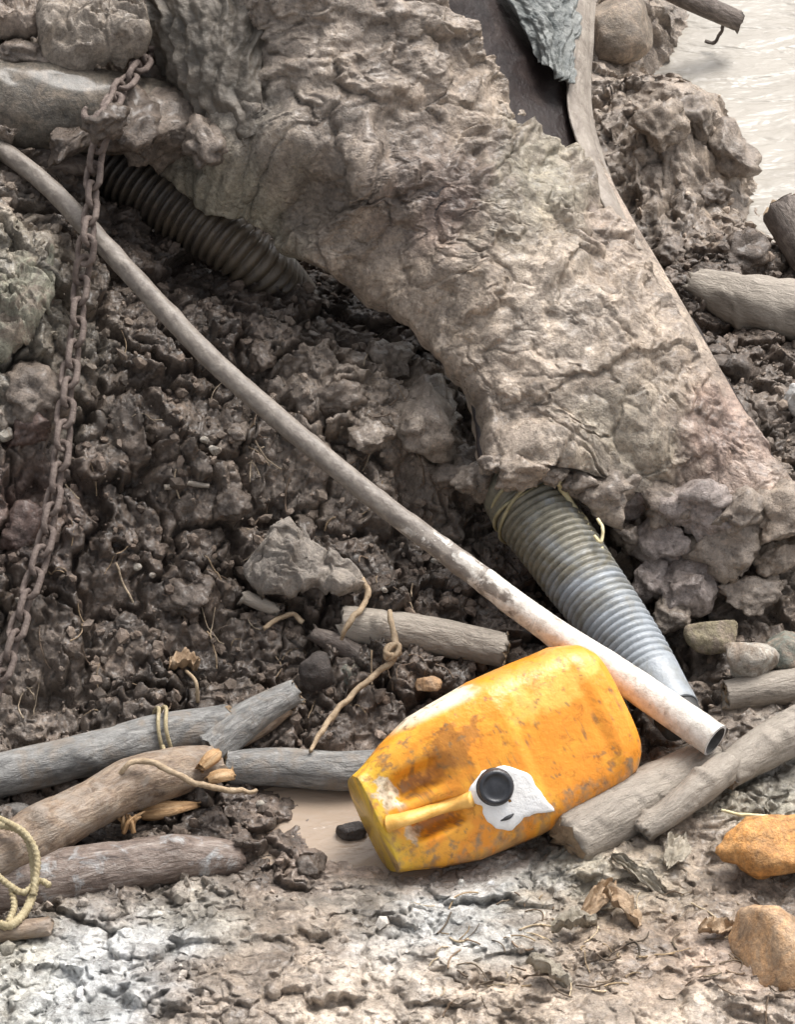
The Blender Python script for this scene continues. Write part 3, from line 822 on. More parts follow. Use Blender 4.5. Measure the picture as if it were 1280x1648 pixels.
log('log', 'short pale branch behind the jerrycan with a dry vine over it', [(548, 1000, .085), (660, 1013, .08), (815, 1042, .065)], [.031, .031, .028], M['log_pale'], knots=2, rough=0.05, ends=(1,), group=LG)
log('stick', 'dark bark strip in front of the short pale branch', [(500, 1014, .08), (550, 1035, .07), (605, 1066, .055)], [.012, .017, .013], M['log_dark'], n=36, seg=14, knots=1, cat='stick')
log('stick', 'thin dark twig left of the short pale branch', [(392, 955, .115), (430, 972, .10), (445, 978, .095)], [.011, .011, .008], M['log_pale'], n=24, seg=12, knots=0, cat='stick')
log('log', 'thick pale log with a blunt end, lying just right of the jerrycan', [(915, 1352, .055), (985, 1310, .06), (1060, 1272, .06), (1150, 1225, .06)], [.046, .050, .046, .042], M['log_pale'], knots=2, rough=0.06, ends=(0,), group=LG)
log('log', 'thin knobbly pale branch laid across the thick pale log', [(1035, 1335, .075), (1085, 1298, .09), (1130, 1262, .10), (1175, 1225, .10)], [.020, .023, .025, .024], M['log_pale'], knots=4, rough=0.12, group=LG)
log('log', 'pale branch with broken end entering from the right edge', [(1168, 1242, .09), (1230, 1200, .09), (1290, 1165, .09), (1360, 1120, .09)], [.026, .033, .034, .034], M['log_pale'], knots=3, rough=0.1, ends=(0,), group=LG)
log('log', 'grey brown round log under the pale angular stone', [(1168, 1116, .055), (1230, 1106, .06), (1340, 1092, .065)], [.025, .028, .029], M['log_pale'], knots=1, rough=0.04, ends=(0,), group=LG)
log('log', 'split pale topped log at the right edge below the river', [(1118, 452, .095), (1160, 466, .10), (1230, 488, .105), (1350, 512, .105)], [.026, .038, .050, .054], M['log_pale'], knots=3, rough=0.16, ends=(0,), group=LG)
log('wooden_post', 'dark brown sawn post sticking out of the water at the right edge', [(1258, 330, .08), (1290, 380, .05), (1340, 460, .0)], [.040, .042, .042], M['log_dark'], n=40, knots=0, rough=0.05, ends=(0,), cat='post')
log('log', 'dark pole jutting over the river at the top', [(1040, -45, .18), (1100, -10, .13), (1190, 30, .06)], [.022, .022, .021], M['log_dark'], knots=0, rough=0.03, ends=(1,), group=LG)
log('wood_chip', 'orange split wood chip between the two brown branches', [(226, 1304, .03), (265, 1298, .035), (318, 1291, .03)], [.010, .015, .006], M['chip'], n=40, seg=12, knots=3, rough=.35, flat=.7, cat='wood chip')
log('wood_chip', 'yellow torn wood chip in the crook of the branches, upper', [(322, 1232, .085), (340, 1215, .09), (352, 1206, .085)], [.008, .013, .006], M['chip'], n=26, seg=10, knots=3, rough=.4, flat=.7, cat='wood chip')
log('wood_chip', 'yellow torn wood chip in the crook of the branches, lower', [(334, 1252, .075), (352, 1244, .08), (375, 1242, .075)], [.007, .013, .009], M['chip'], n=26, seg=10, knots=3, rough=.4, flat=.7, cat='wood chip')
log('trunk', 'thick smooth grey trunk in shadow at the upper left, chain hung over it', [(-140, 150, .63), (0, 165, .62), (130, 172, .60), (270, 185, .56)], [.082, .080, .074, .060], M['trunk'], n=90, seg=40, knots=0, rough=0.05)
log('stick', 'dark muddy stick under the grey trunk above the pipe', [(-60, 235, .575), (60, 250, .56), (150, 262, .54)], [.018, .020, .016], M['log_dark'], n=40, seg=14, knots=2, rough=0.15, cat='stick')

# ------------------------------------------------------------------ the long pipe
m, nt, b = new_mat('mud_smeared_plastic_pipe')
co = N_(nt, 'ShaderNodeAttribute', attribute_name='co').outputs['Vector']
tc = N_(nt, 'ShaderNodeTexCoord').outputs['Object']
sx = N_(nt, 'ShaderNodeSeparateXYZ'); nt.links.new(co, sx.inputs[0])
mr = N_(nt, 'ShaderNodeMapRange'); nt.links.new(sx.outputs[0], mr.inputs[0])
mr.inputs[1].default_value = 0.75; mr.inputs[2].default_value = 1.62
mp = N_(nt, 'ShaderNodeMapping'); mp.inputs['Scale'].default_value = (0.8, 1, 1); nt.links.new(co, mp.inputs[0])
sm = noise(nt, mp.outputs[0], 34, 5, 0.65, 0.8)
ad = N_(nt, 'ShaderNodeMath', operation='MULTIPLY_ADD'); nt.links.new(mr.outputs[0], ad.inputs[0]); ad.inputs[1].default_value = 0.75; nt.links.new(sm, ad.inputs[2])
fc = ramp(nt, ad.outputs[0], [(0.80, (0, 0, 0)), (0.90, (1, 1, 1))])
mudc = ramp(nt, noise(nt, mp.outputs[0], 60, 6, 0.7, 0.5), [(0.28, (0.10, 0.082, 0.068)), (0.5, (0.18, 0.153, 0.128)), (0.75, (0.30, 0.265, 0.225))])
white = ramp(nt, noise(nt, tc, 50, 5, 0.7), [(0.32, (0.27, 0.225, 0.185)), (0.44, (0.50, 0.46, 0.405)), (0.6, (0.64, 0.61, 0.56))])
nt.links.new(mixc(nt, mudc, white, fc), b.inputs['Base Color'])
b.inputs['Roughness'].default_value = 0.5
nt.links.new(bump(nt, noise(nt, tc, 90, 5, 0.7), 0.002), b.inputs['Normal'])
M['pipe'] = m
PIPE = [(-30, 222, .595), (40, 268, .58), (100, 322, .555), (180, 408, .515), (330, 568, .435), (430, 658, .385), (600, 800, .31), (750, 912, .25), (880, 1008, .195), (1000, 1088, .155), (1152, 1192, .128)]
pw_ = [P(*q) for q in PIPE]
prad = [.0148, .0152, .0158, .0162, .0165, .0168, .0173, .019, .022, .025, .027]
pipe = empty('pipe', pw_[5] - np.array((0, 0, .03)))
tag(pipe, 'long thin mud smeared pipe running diagonally down to the jerrycan, whitish at its open end', 'pipe')


def prf(s, th, ln):
    p = np.stack([ln * 6, np.cos(th), np.sin(th)], -1).reshape(-1, 3)
    p2 = np.stack([ln * 30, np.cos(th) * 2, np.sin(th) * 2], -1).reshape(-1, 3)
    return 1 + 0.05 * n3(p, 12).reshape(s.shape) + (0.14 * np.maximum(0, n3(p2, 13)) * 1).reshape(s.shape) * (1 - 0.7 * smooth(0.7, 0.9, s))


me = tube_mesh('pipe_wall', pw_, prad, n=420, seg=28, cap=False, rfun=prf)
kid('pipe_wall', me, M['pipe'], pipe)
ax = pw_[-1] - pw_[-2]; ax /= np.linalg.norm(ax)
bore = tube_mesh('bore', [pw_[-1] - ax * 0.12, pw_[-1] + ax * 0.0], [.0232, .0232], n=6, seg=28, cap=False)
M['dark_in'] = plain('dirty_bore', (0.06, 0.055, 0.05), (0.16, 0.15, 0.14), 40, 0.7)
kid('bore', bore, M['dark_in'], pipe)
# ring face between wall and bore, and a plug of mud deep inside
V1, _, _, _ = tube([pw_[-1] - ax * .001, pw_[-1]], [.027, .0268], 2, 28, False)
V2, _, _, _ = tube([pw_[-1] - ax * .001, pw_[-1] + ax * .0005], [.0232, .0232], 2, 28, False)
kid('rim', mesh_np('rim', np.vstack([V1[28:], V2[28:]]), grid_faces(2, 28, True)), plain('worn_pipe_rim', (0.42, 0.42, 0.42), (0.62, 0.6, 0.57), 40, 0.6), pipe)
kid('mud_plug', tube_mesh('mud_plug', [pw_[-1] - ax * 0.10, pw_[-1] - ax * 0.09], [.0233, .0233], 2, 28, True), M['dark_in'], pipe)


# ------------------------------------------------------------------ ribbed hoses
def hose_material(name, base, dirt, d0, scale=9):
    m, nt, b = new_mat(name)
    tc = N_(nt, 'ShaderNodeTexCoord').outputs['Object']
    co = N_(nt, 'ShaderNodeAttribute', attribute_name='co').outputs['Vector']
    sx = N_(nt, 'ShaderNodeSeparateXYZ'); nt.links.new(co, sx.inputs[0])
    mr = N_(nt, 'ShaderNodeMapRange'); nt.links.new(sx.outputs[0], mr.inputs[0])
    mr.inputs[1].default_value = 0.0; mr.inputs[2].default_value = 0.42; mr.inputs[3].default_value = 0.38; mr.inputs[4].default_value = 0.0
    a = N_(nt, 'ShaderNodeMath', operation='ADD'); nt.links.new(mr.outputs[0], a.inputs[0]); nt.links.new(noise(nt, tc, scale, 6, 0.7, 0.8), a.inputs[1])
    f = ramp(nt, a.outputs[0], [(d0, (0, 0, 0)), (d0 + 0.22, (1, 1, 1))])
    c1 = ramp(nt, noise(nt, tc, 40, 5, 0.7), [(0.3, tuple(q * 0.8 for q in base)), (0.7, tuple(q * 1.15 for q in base))])
    c2 = ramp(nt, noise(nt, tc, 60, 5, 0.7), [(0.3, tuple(q * 0.6 for q in dirt)), (0.7, tuple(q * 1.3 for q in dirt))])
    nt.links.new(mixc(nt, c1, c2, f), b.inputs['Base Color'])
    b.inputs['Roughness'].default_value = 0.42
    nt.links.new(bump(nt, noise(nt, tc, 150, 4, 0.7), 0.0012), b.inputs['Normal'])
    return m


def ribs(pitch, amp, s_end=1.0):
    def f(s, th, ln):
        ph = (ln / pitch + th / (2 * math.pi)) % 1.0
        on = 1 - smooth(s_end - 0.02, s_end + 0.02, s)
        p = np.stack([ln * 8, np.cos(th), np.sin(th)], -1).reshape(-1, 3)
        amp_ = amp * (1 + .5 * n3(p * 1.5 + 4, 23).reshape(s.shape))
        return 1 + amp_ * on * (np.abs(np.sin(math.pi * ph)) ** 0.8 - 0.5) + (0.02 + .05 * (1 - on)) * n3(p, 21).reshape(s.shape) + (.03 * (1 - on)) * np.abs(n3(p * np.array((5., 1.4, 1.4)), 22)).reshape(s.shape)
    return f


M['hose'] = hose_material('grey_plastic_hose', (0.285, 0.31, 0.335), (0.17, 0.155, 0.115), 0.52)
M['hose_b'] = hose_material('brown_muddy_hose', (0.095, 0.073, 0.05), (0.05, 0.04, 0.032), 0.54, 22)
hp = [P(*q) for q in [(826, 768, .192), (838, 788, .19), (853, 813, .185), (938, 932, .145), (1008, 1026, .115), (1060, 1102, .095), (1088, 1146, .085)]]
hr = [.060, .062, .064, .058, .050, .042, .040]
hose = tag(empty('ribbed_hose', hp[4] - np.array((0, 0, .06))), 'grey ribbed suction hose tapering down behind the jerrycan from under the mud', 'hose')
kid('hose_body', tube_mesh('hose_body', hp, hr, n=520, seg=48, cap=True, rfun=ribs(0.0125, 0.10, 0.84)), M['hose'], hose)
ax = hp[-1] - hp[-2]; ax /= np.linalg.norm(ax)
kid('hose_mouth', tube_mesh('hose_mouth', [hp[-1] - ax * .12, hp[-1] + ax * .001], [.034, .038], 8, 40, True), plain('dark_hose_mouth', (0.02, .022, .024), (0.05, .05, .05), 30, .6), hose)
kid('rubber_sleeve', tube_mesh('rubber_sleeve', [hp[-1] - ax * .02, hp[-1] + ax * .025, hp[-1] + ax * .03], [.037, .036, .030], 14, 40, True), plain('black_rubber_sleeve', (0.015, .016, .017), (0.05, .048, .045), 30, .5), hose)


def ring(c, axis, r, wire, tilt=(0, 0, 0), n=48, wob=0.002, sd=1):
    axis = np.asarray(axis) / np.linalg.norm(axis); a = np.cross(axis, (0, 0, 1)); a /= np.linalg.norm(a); b_ = np.cross(axis, a)
    th = np.linspace(0, 2 * math.pi, n)
    lr = np.random.default_rng(sd)
    ph = lr.uniform(0, 6, 3)
    pts = c + r * (np.cos(th)[:, None] * a + np.sin(th)[:, None] * b_) + (wob * (np.sin(2 * th + ph[0]) + np.sin(3 * th + ph[1])))[:, None] * axis + np.outer(np.cos(th - ph[2]), np.asarray(tilt))
    return tube_mesh('ring', pts, wire, n=n * 2, seg=8, cap=False)


M['wire'] = plain('muddy_binding_wire', (0.20, 0.17, 0.09), (0.40, 0.35, 0.21), 60, 0.55, 0.001)
hx = hp[3] - hp[2]
for k, (f, rr, tl) in enumerate(((-0.10, .0665, (.004, .0, .01)), (0.04, .067, (-.004, 0, .008)), (0.09, .067, (.002, 0, .012)))):
    kid('binding_wire', ring(hp[2] + hx * f, hx, rr, .003, tl, sd=k), M['wire'], hose)

hp2 = [P(*q) for q in [(120, 235, .475), (190, 275, .455), (300, 345, .42), (395, 410, .38), (445, 450, .32), (475, 490, .22)]]
h2 = tag(empty('ribbed_hose', hp2[2] - np.array((0, 0, .05))), 'brown muddy ribbed hose in the shadow under the upper edge of the muddy sheet', 'hose')
kid('hose_body', tube_mesh('hose_body', hp2, [.046, .047, .047, .045, .043, .042], n=460, seg=44, cap=False, rfun=ribs(0.0155, 0.24)), M['hose_b'], h2)

# ------------------------------------------------------------------ rusty chain
CH = [(245, 62, .66), (232, 92, .665), (205, 128, .67), (182, 165, .675), (168, 205, .66), (156, 245, .62), (150, 290, .59), (146, 340, .57), (138, 395, .545), (131, 450, .49), (124, 510, .455), (117, 570, .42), (108, 640, .385), (99, 710, .345), (90, 780, .305), (76, 850, .265), (62, 905, .235), (44, 960, .205), (26, 1020, .175), (8, 1075, .145), (-16, 1135, .115)]
cw = np.array([P(*q) for q in CH])
Q = catmull(cw, 900)
ln = np.concatenate([[0], np.cumsum(np.linalg.norm(np.diff(Q, axis=0), axis=1))])
chain = tag(empty('chain', Q[450]), 'rusty mud coated chain with a hook, hanging down the left side', 'chain')


def link_mesh(L, Wd, wire):
    n = 40; th = np.linspace(0, 2 * math.pi, n, endpoint=False)
    st = max(0, L / 2 - Wd / 2)
    x = np.cos(th) * Wd / 2; y = np.sin(th) * Wd / 2
    y = y + np.sign(np.sin(th)) * st
    C = np.stack([x, y, 0 * x], -1)
    T = np.roll(C, -1, 0) - np.roll(C, 1, 0); T /= np.linalg.norm(T, axis=1)[:, None]
    Zv = np.array((0, 0, 1.0)); Nn = np.cross(T, Zv)
    a = np.linspace(0, 2 * math.pi, 10, endpoint=False)
    V = C[:, None] + wire * (np.cos(a)[None, :, None] * Nn[:, None] + np.sin(a)[None, :, None] * Zv)
    V = V.reshape(-1, 3)
    V = V + 0.0016 * np.stack([n3(V * 90, 5), n3(V * 90, 6), n3(V * 90, 7)], -1)
    i = np.arange(n)[:, None]; j = np.arange(10)[None]
    i2 = (i + 1) % n; j2 = (j + 1) % 10
    F = np.stack([i * 10 + j, i2 * 10 + j, i2 * 10 + j2, i * 10 + j2], -1).reshape(-1, 4)
    return mesh_np('link', V, F)


lm = link_mesh(0.046, 0.026, 0.0049); lm.materials.append(M['rust'])
pitch = 0.0352
k = 0; d = 0.01
while d < ln[-1]:
    i = min(np.searchsorted(ln, d), 898)
    t = Vector(Q[min(i + 12, 899)] - Q[max(i - 12, 0)]).normalized()
    view = Vector(CAM - Q[i]).normalized()
    roll = R_(38 if k % 2 == 0 else -52) + random.uniform(-.3, .3)
    xax = t.cross(view).normalized(); zax = xax.cross(t).normalized()
    rot = Matrix((xax, t, zax)).transposed()
    rot = (Matrix.Rotation(roll, 3, t) @ rot)
    o = bpy.data.objects.new('link', lm); COL.objects.link(o); o.parent = chain
    j = np.array((random.uniform(-.002, .002), random.uniform(-.003, .003), random.uniform(-.002, .002)))
    o.matrix_local = Matrix.Translation(Vector(Q[i] + j) - Vector(chain.location)) @ rot.to_4x4()
    d += pitch; k += 1
hk = [P(*q) for q in [(184, 142, .70), (176, 160, .705), (164, 180, .705), (150, 192, .70), (138, 190, .695), (135, 180, .695), (139, 172, .70)]]
kid('hook', tube_mesh('hook', hk, [.004, .005, .006, .0065, .006, .005, .003], n=60, seg=14), M['rust'], chain)

# ------------------------------------------------------------------ the jerrycan
can_c = P(798, 1228, .115)
ca = np.array((-.38, -.215, -.055)); ca /= np.linalg.norm(ca)              # bottom -> neck
cn = -CF * 0.93 - CU * 0.16 + np.array((-.10, 0, .12)); cn -= ca * np.dot(cn, ca); cn /= np.linalg.norm(cn)
cwv = np.cross(ca, cn)
if cwv[2] > 0: cwv = -cwv                                                 # +w points down the picture
CL = 0.425


def interp(x, xs, ys):
    t = np.interp(x, xs, np.arange(len(xs))); k = np.clip(t.astype(int), 0, len(xs) - 2); f = t - k; f = f * f * (3 - 2 * f)
    ys = np.asarray(ys); return ys[k] * (1 - f) + ys[k + 1] * f


AX = [0, .012, .035, .30, .37, .425, .44]


def can_dims(a):
    Wd = np.interp(a, [0, .007, .026, .06, .20, .30, .36, .40, .435, .44], [.070, .090, .109, .121, .128, .120, .102, .086, .076, .070])
    Hp = np.interp(a, [0, .006, .02, .045, .20, .27, .33, .40, .435, .44], [.050, .068, .084, .092, .092, .082, .060, .032, .022, .018])
    Hm = np.interp(a, [0, .006, .02, .045, .30, .40, .435, .44], [.050, .068, .084, .092, .090, .075, .062, .055])
    return Wd, Hp, Hm


def can_point(a, th, off=0.0):
    Wd, Hp, Hm = can_dims(a)
    e = 0.60
    c, s = np.cos(th), np.sin(th)
    x = np.sign(c) * np.abs(c) ** e; y = np.sign(s) * np.abs(s) ** e
    wv = Wd * x; hv = np.where(y > 0, Hp, Hm) * y
    # shoulder hollows on both sides of the handle
    g = np.exp(-((a - .345) / .038) ** 4) * (np.exp(-((wv + .034) / .021) ** 4) + np.exp(-((wv - .030) / .019) ** 4)) * (y > 0.5)
    hv = hv - 0.034 * g
    hv = hv + np.where(y > .5, .006 * np.exp(-((a - .425) / .012) ** 2), 0)     # lip across the neck end
    hv = hv + np.where(y > .5, -.004 * np.exp(-(np.abs(wv) / .085) ** 6) * smooth(.05, .07, a) * (1 - smooth(.18, .2, a)), 0)
    seam = np.exp(-((np.abs(y)) / .10) ** 2) * smooth(.5, .9, np.abs(x))
    wv = wv + np.sign(wv) * .0022 * seam
    # dents
    hv = hv + 0.004 * n2(a * 9 + 3, wv * 9, 31) * np.where(np.abs(y) > .4, 1, 0)
    wv = wv + 0.003 * n2(a * 9, hv * 9, 32)
    return can_c + (a - CL / 2)[..., None] * ca + (wv)[..., None] * cwv + (hv + off)[..., None] * cn, wv, hv


na_, nth = 230, 240
aa = np.concatenate([[0.0], np.linspace(0.0005, CL - 0.0005, na_ - 2), [CL]])
A_, TH = np.meshgrid(aa, np.linspace(0, 2 * math.pi, nth, endpoint=False), indexing='ij')
CV, WV, HV = can_point(A_, TH)
U2, V2 = pix(CV.reshape(-1, 3)); U2 = U2.reshape(A_.shape); V2 = V2.reshape(A_.shape)
face = HV > 0.0
yo = np.array((.78, .29, .028)); yel = np.array((.81, .385, .04)); oliv = np.array((.62, .42, .035)); brn = np.array((.42, .16, .03)); crm = np.array((.78, .68, .52))
CCc = np.zeros(A_.shape + (3,)) + yo
nn = fbm2(A_ * 22, WV * 22 + HV * 9, 511, 4, 0.6)
nf = fbm2(A_ * 60, WV * 60 + HV * 30, 512, 4, 0.65)


def lay(c, msk):
    global CCc
    CCc = CCc * (1 - msk[..., None]) + c * msk[..., None]


lay(yel, smooth(-.3, .5, nn + (A_ - .2) * 3) * .8)
lay(oliv, smooth(.37, .43, A_ + .02 * nn) * .9)
lay(np.array((.74, .27, .012)), smooth(.1, .8, nf + .3 * nn) * .55)
lay(brn, smooth(.25, .55, nn * .7 + nf * .25 + np.exp(-((A_ - .28) / .05) ** 2 - ((WV + .055) / .045) ** 2) * .9 - .1) * .8)
lay(brn * .8, smooth(.35, .6, nf * .4 + np.exp(-((A_ - .345) / .04) ** 2 - ((WV + .03) / .022) ** 2) * .75) * .8)
lay(brn, smooth(.35, .6, nf * .4 + np.exp(-((A_ - .345) / .04) ** 2 - ((WV - .035) / .022) ** 2) * .7) * .7)
lay(crm, smooth(.35, .45, nf * .25 + np.exp(-((A_ - .395) / .022) ** 2 - ((WV + .035) / .03) ** 2) * .8) * .9)
lay(crm * .9, smooth(.4, .5, nf * .3 + np.exp(-((A_ - .385) / .018) ** 2 - ((WV - .035) / .018) ** 2) * .75) * .8)
up_side = smooth(-.105, -.118, WV)
lay(np.array((.55, .30, .07)), up_side * smooth(-.4, .3, nn + .3) * .75)
lay(crm * 1.05, up_side * smooth(.20, .235, A_ + .02 * nn) * (1 - smooth(.37, .39, A_)))
lay(np.array((.84, .52, .12)), smooth(.35, .7, nn * .4 + np.exp(-((A_ - .1) / .1) ** 2 - ((WV + .07) / .04) ** 2) * .8) * .6)
lay(np.array((.16, .11, .06)), smooth(.62, .8, nf + .2 * nn) * .55)
lay(np.array((.30, .20, .09)), smooth(.2, .9, nf * .8 + (A_ - .30) * 4.0) * .55)
lay(np.array((.28, .21, .14)), smooth(.0, .7, nf * .6 + (WV - .075) * 16) * .6)
can = tag(empty('jerrycan', can_c - np.array((0, 0, .12))), 'orange yellow plastic jerrycan lying on its side with a white patch around its black cap', 'jerrycan')
V = np.vstack([CV.reshape(-1, 3), CV[0].mean(0), CV[-1].mean(0)])
CCf = np.vstack([CCc.reshape(-1, 3), CCc[0].mean(0), CCc[-1].mean(0)])
F = grid_faces(na_, nth, True)
tri = np.vstack([F[:, [0, 1, 2]], F[:, [0, 2, 3]]])
j = np.arange(nth); j2 = (j + 1) % nth
tri = np.vstack([tri, np.stack([j2, j, np.full(nth, na_ * nth)], -1), np.stack([(na_ - 1) * nth + j, (na_ - 1) * nth + j2, np.full(nth, na_ * nth + 1)], -1)])
me = mesh_np('can_body', V, tri); set_col(me, np.clip(CCf, .01, .9))
m, nt, b = new_mat('scuffed_orange_plastic')
at = N_(nt, 'ShaderNodeAttribute', attribute_name='Col').outputs['Color']
tc = N_(nt, 'ShaderNodeTexCoord').outputs['Object']
c = mixc(nt, at, ramp(nt, noise(nt, tc, 45, 6, 0.75, 0.5), [(0.3, (0.6, 0.52, 0.46)), (0.46, (1, 1, 1)), (0.75, (1.08, 1.08, 1.1))]), 1.0, 'MULTIPLY')
nt.links.new(c, b.inputs['Base Color'])
b.inputs['Subsurface Weight'].default_value = 0.08; b.inputs['Subsurface Radius'].default_value = (.02, .01, .003); b.inputs['Subsurface Scale'].default_value = 0.3
rr = N_(nt, 'ShaderNodeMapRange'); nt.links.new(noise(nt, tc, 35, 5, 0.7), rr.inputs[0]); rr.inputs[3].default_value = 0.2; rr.inputs[4].default_value = 0.5
nt.links.new(rr.outputs[0], b.inputs['Roughness'])
n1 = bump(nt, noise(nt, tc, 18, 4, 0.6), 0.004); nt.links.new(bump(nt, noise(nt, tc, 170, 4, 0.7), 0.0008, 0.8, n1), b.inputs['Normal'])
M['can'] = m
kid('can_body', me, m, can)


def can_top(a, wv, off):
    """point on the upper (camera) face of the can"""
    a = np.atleast_1d(np.asarray(a, float)); wv = np.atleast_1d(np.asarray(wv, float))
    Wd, Hp, Hm = can_dims(a)
    x = np.clip(np.abs(wv) / Wd, 0, .999); th = np.arccos(x ** (1 / .60)); th = np.where(wv < 0, math.pi - th, th)
    th = np.clip(th, .03, math.pi - .03)
    p, _, _ = can_point(a, th)
    return p + off * cn


def can_uv(u, v):
    """(a, w) on the upper face from a photograph pixel, by a small search"""
    a, w_ = np.meshgrid(np.linspace(.02, .43, 90), np.linspace(-.11, .11, 70), indexing='ij')
    p = can_top(a.ravel(), w_.ravel(), 0); uu, vv = pix(p)
    k = np.argmin((uu - u) ** 2 + (vv - v) ** 2)
    return a.ravel()[k], w_.ravel()[k]


M['can_handle'] = plain('orange_handle_plastic', (0.62, 0.30, 0.04), (0.85, 0.5, 0.14), 35, 0.45, 0.001)
h0, h1 = can_uv(622, 1328), can_uv(762, 1284)
hpts = [can_top(*h0, .004)[0], can_top(h0[0] * .8 + h1[0] * .2, h0[1] * .8 + h1[1] * .2, .018)[0], can_top((h0[0] + h1[0]) / 2, (h0[1] + h1[1]) / 2, .022)[0], can_top(h0[0] * .2 + h1[0] * .8, h0[1] * .2 + h1[1] * .8, .012)[0], can_top(*h1, .003)[0]]
kid('handle', tube_mesh('handle', hpts, [.0125, .0105, .0098, .0103, .0125], n=60, seg=20, rfun=lambda s, th, ln: 1 + .16 * np.cos(2 * th) + .05 * n2(ln * 40, th, 3)), M['can_handle'], can)
# white paint / tape patch round the spout
outl = [(748, 1278), (775, 1240), (812, 1232), (850, 1245), (868, 1270), (880, 1288), (896, 1305), (860, 1310), (842, 1318), (822, 1338), (795, 1333), (778, 1316), (775, 1298), (756, 1296)]
oa = np.array([can_uv(*q) for q in outl])
th = np.linspace(0, len(oa), 113)[:-1]
k0 = th.astype(int); f = (th - k0)[:, None]
oo = oa[k0 % len(oa)] * (1 - f) + oa[(k0 + 1) % len(oa)] * f
oo = oo * .5 + np.roll(oo, 2, 0) * .25 + np.roll(oo, -2, 0) * .25
oo = oo + .0022 * np.stack([n2(th * 1.7, 0 * th + 2, 7), n2(th * 1.7, 0 * th + 5, 8)], -1)
cc_ = oo.mean(0)
rg = [cc_ + (oo - cc_) * s_ for s_ in (1.0, .985, .85, .65, .45, .25, .05)]
off = [.0003, .0022, .0026, .0026, .0026, .0026, .0026]
V = np.vstack([can_top(r_[:, 0], r_[:, 1], o_) for r_, o_ in zip(rg, off)])
F = grid_faces(7, 112, True)
kid('white_patch', mesh_np('white_patch', V, F), plain('white_sealant', (0.78, 0.76, 0.73), (0.89, 0.89, 0.89), 22, 0.45, 0.002), can)
# black screw cap with a raised rim
cpa = can_uv(795, 1268)
cb = can_top(*cpa, 0.0)[0]
e = .004
n_ = np.cross(can_top(cpa[0] + e, cpa[1], 0)[0] - can_top(cpa[0] - e, cpa[1], 0)[0], can_top(cpa[0], cpa[1] + e, 0)[0] - can_top(cpa[0], cpa[1] - e, 0)[0]); n_ /= np.linalg.norm(n_)
if np.dot(n_, cn) < 0: n_ = -n_
n_ = n_ * .5 - CF * .5; n_ /= np.linalg.norm(n_)
prof = [(.0290, -.012), (.0290, .002), (.0278, .004), (.0268, .005), (.0266, .013), (.0254, .0152), (.0225, .0162), (.0205, .0165), (.0195, .0145), (.012, .0140), (.0085, .0152), (.003, .0158), (.0, .0158)]
a1 = np.cross(n_, (0, 0, 1)); a1 /= np.linalg.norm(a1); a2 = np.cross(n_, a1)
th = np.linspace(0, 2 * math.pi, 60, endpoint=False)
kn = 1 + .012 * np.sign(np.sin(th * 30))
V = np.vstack([cb + n_ * h_ + (r_ * (kn if .0045 < h_ < .0135 else np.ones(60)))[:, None] * (np.cos(th)[:, None] * a1 + np.sin(th)[:, None] * a2) for r_, h_ in prof[:-1]])
F = grid_faces(len(prof) - 1, 60, True)
V = np.vstack([V, cb + n_ * .0158])
tri = np.vstack([F[:, [0, 1, 2]], F[:, [0, 2, 3]], [[(len(prof) - 2) * 60 + q, (len(prof) - 2) * 60 + (q + 1) % 60, len(V) - 1] for q in range(60)]])
kid('screw_cap', mesh_np('screw_cap', V, tri), plain('black_cap_plastic', (0.016, .017, .02), (0.035, .036, .042), 60, 0.32, 0.0005), can)
mk = can_uv(816, 1318)
pts = [can_top(mk[0] + .012, mk[1] - .001, .003)[0], can_top(mk[0], mk[1], .004)[0], can_top(mk[0] - .010, mk[1] - .001, .003)[0]]
kid('crack', tube_mesh('crack', pts, [.001, .0032, .001], 12, 8), plain('black_mark', (.02, .02, .025), (.05, .05, .05), 50, .6), can)


# ------------------------------------------------------------------ strings, vines, rope
def cord(name, label, pts, r, mat, cat, n=None, group=None, wob=0.0, twist=False):
    W_ = np.array([P(*q) for q in pts])
    n = n or 14 * len(pts)
    sd = sum(ord(ch) for ch in label) % 499
    W_ = catmull(W_, 5 * len(pts)); W_ = W_ + .0035 * np.stack([n3(W_ * 45 + sd, 3), n3(W_ * 45 + sd, 4), n3(W_ * 45 + sd, 5)], -1)
    r = r if np.isscalar(r) else np.interp(np.linspace(0, 1, len(W_)), np.linspace(0, 1, len(r)), r)

    def rf(s, th, ln):
        f = 1 + 0.3 * n2(ln * 60 + sd, th, sd) + .2 * n2(ln * 170 + sd, th * 2, sd + 1)
        if twist: f = f * (1 + .22 * np.sin(th * 2 + ln * 900))
        return f
    o = add(name, tube_mesh(name, W_, r, n=n, seg=9, rfun=rf), mat)
    return tag(recenter(o), label, cat, group)


cord('vine', 'short dry vine curling down onto the short pale branch', [(545, 905, .125), (572, 925, .125), (590, 948, .125), (584, 975, .12), (560, 1006, .125), (548, 1030, .10)], [.0042, .0048, .005, .005, .0048, .003], M['vine'], 'vine', 60)
v1 = cord('vine', 'long dry vine knotted at the short pale branch and hanging to the blue grey branch', [(628, 985, .125), (632, 1010, .125), (636, 1042, .115), (626, 1068, .10), (585, 1102, .085), (545, 1140, .075), (520, 1172, .07), (500, 1208, .065)], [.004, .005, .006, .005, .0048, .0048, .0046, .003], M['vine'], 'vine', 90)
lr = np.random.default_rng(3)
kn = P(632, 1050, .118)
kp = [kn + np.array((math.cos(t * 1.9) * .011, math.sin(t * 2.3) * .009, math.sin(t * 1.3) * .010)) for t in np.linspace(0, 9, 22)]
kid('knot', tube_mesh('knot', kp, .0042, n=110, seg=8), M['vine'], v1)
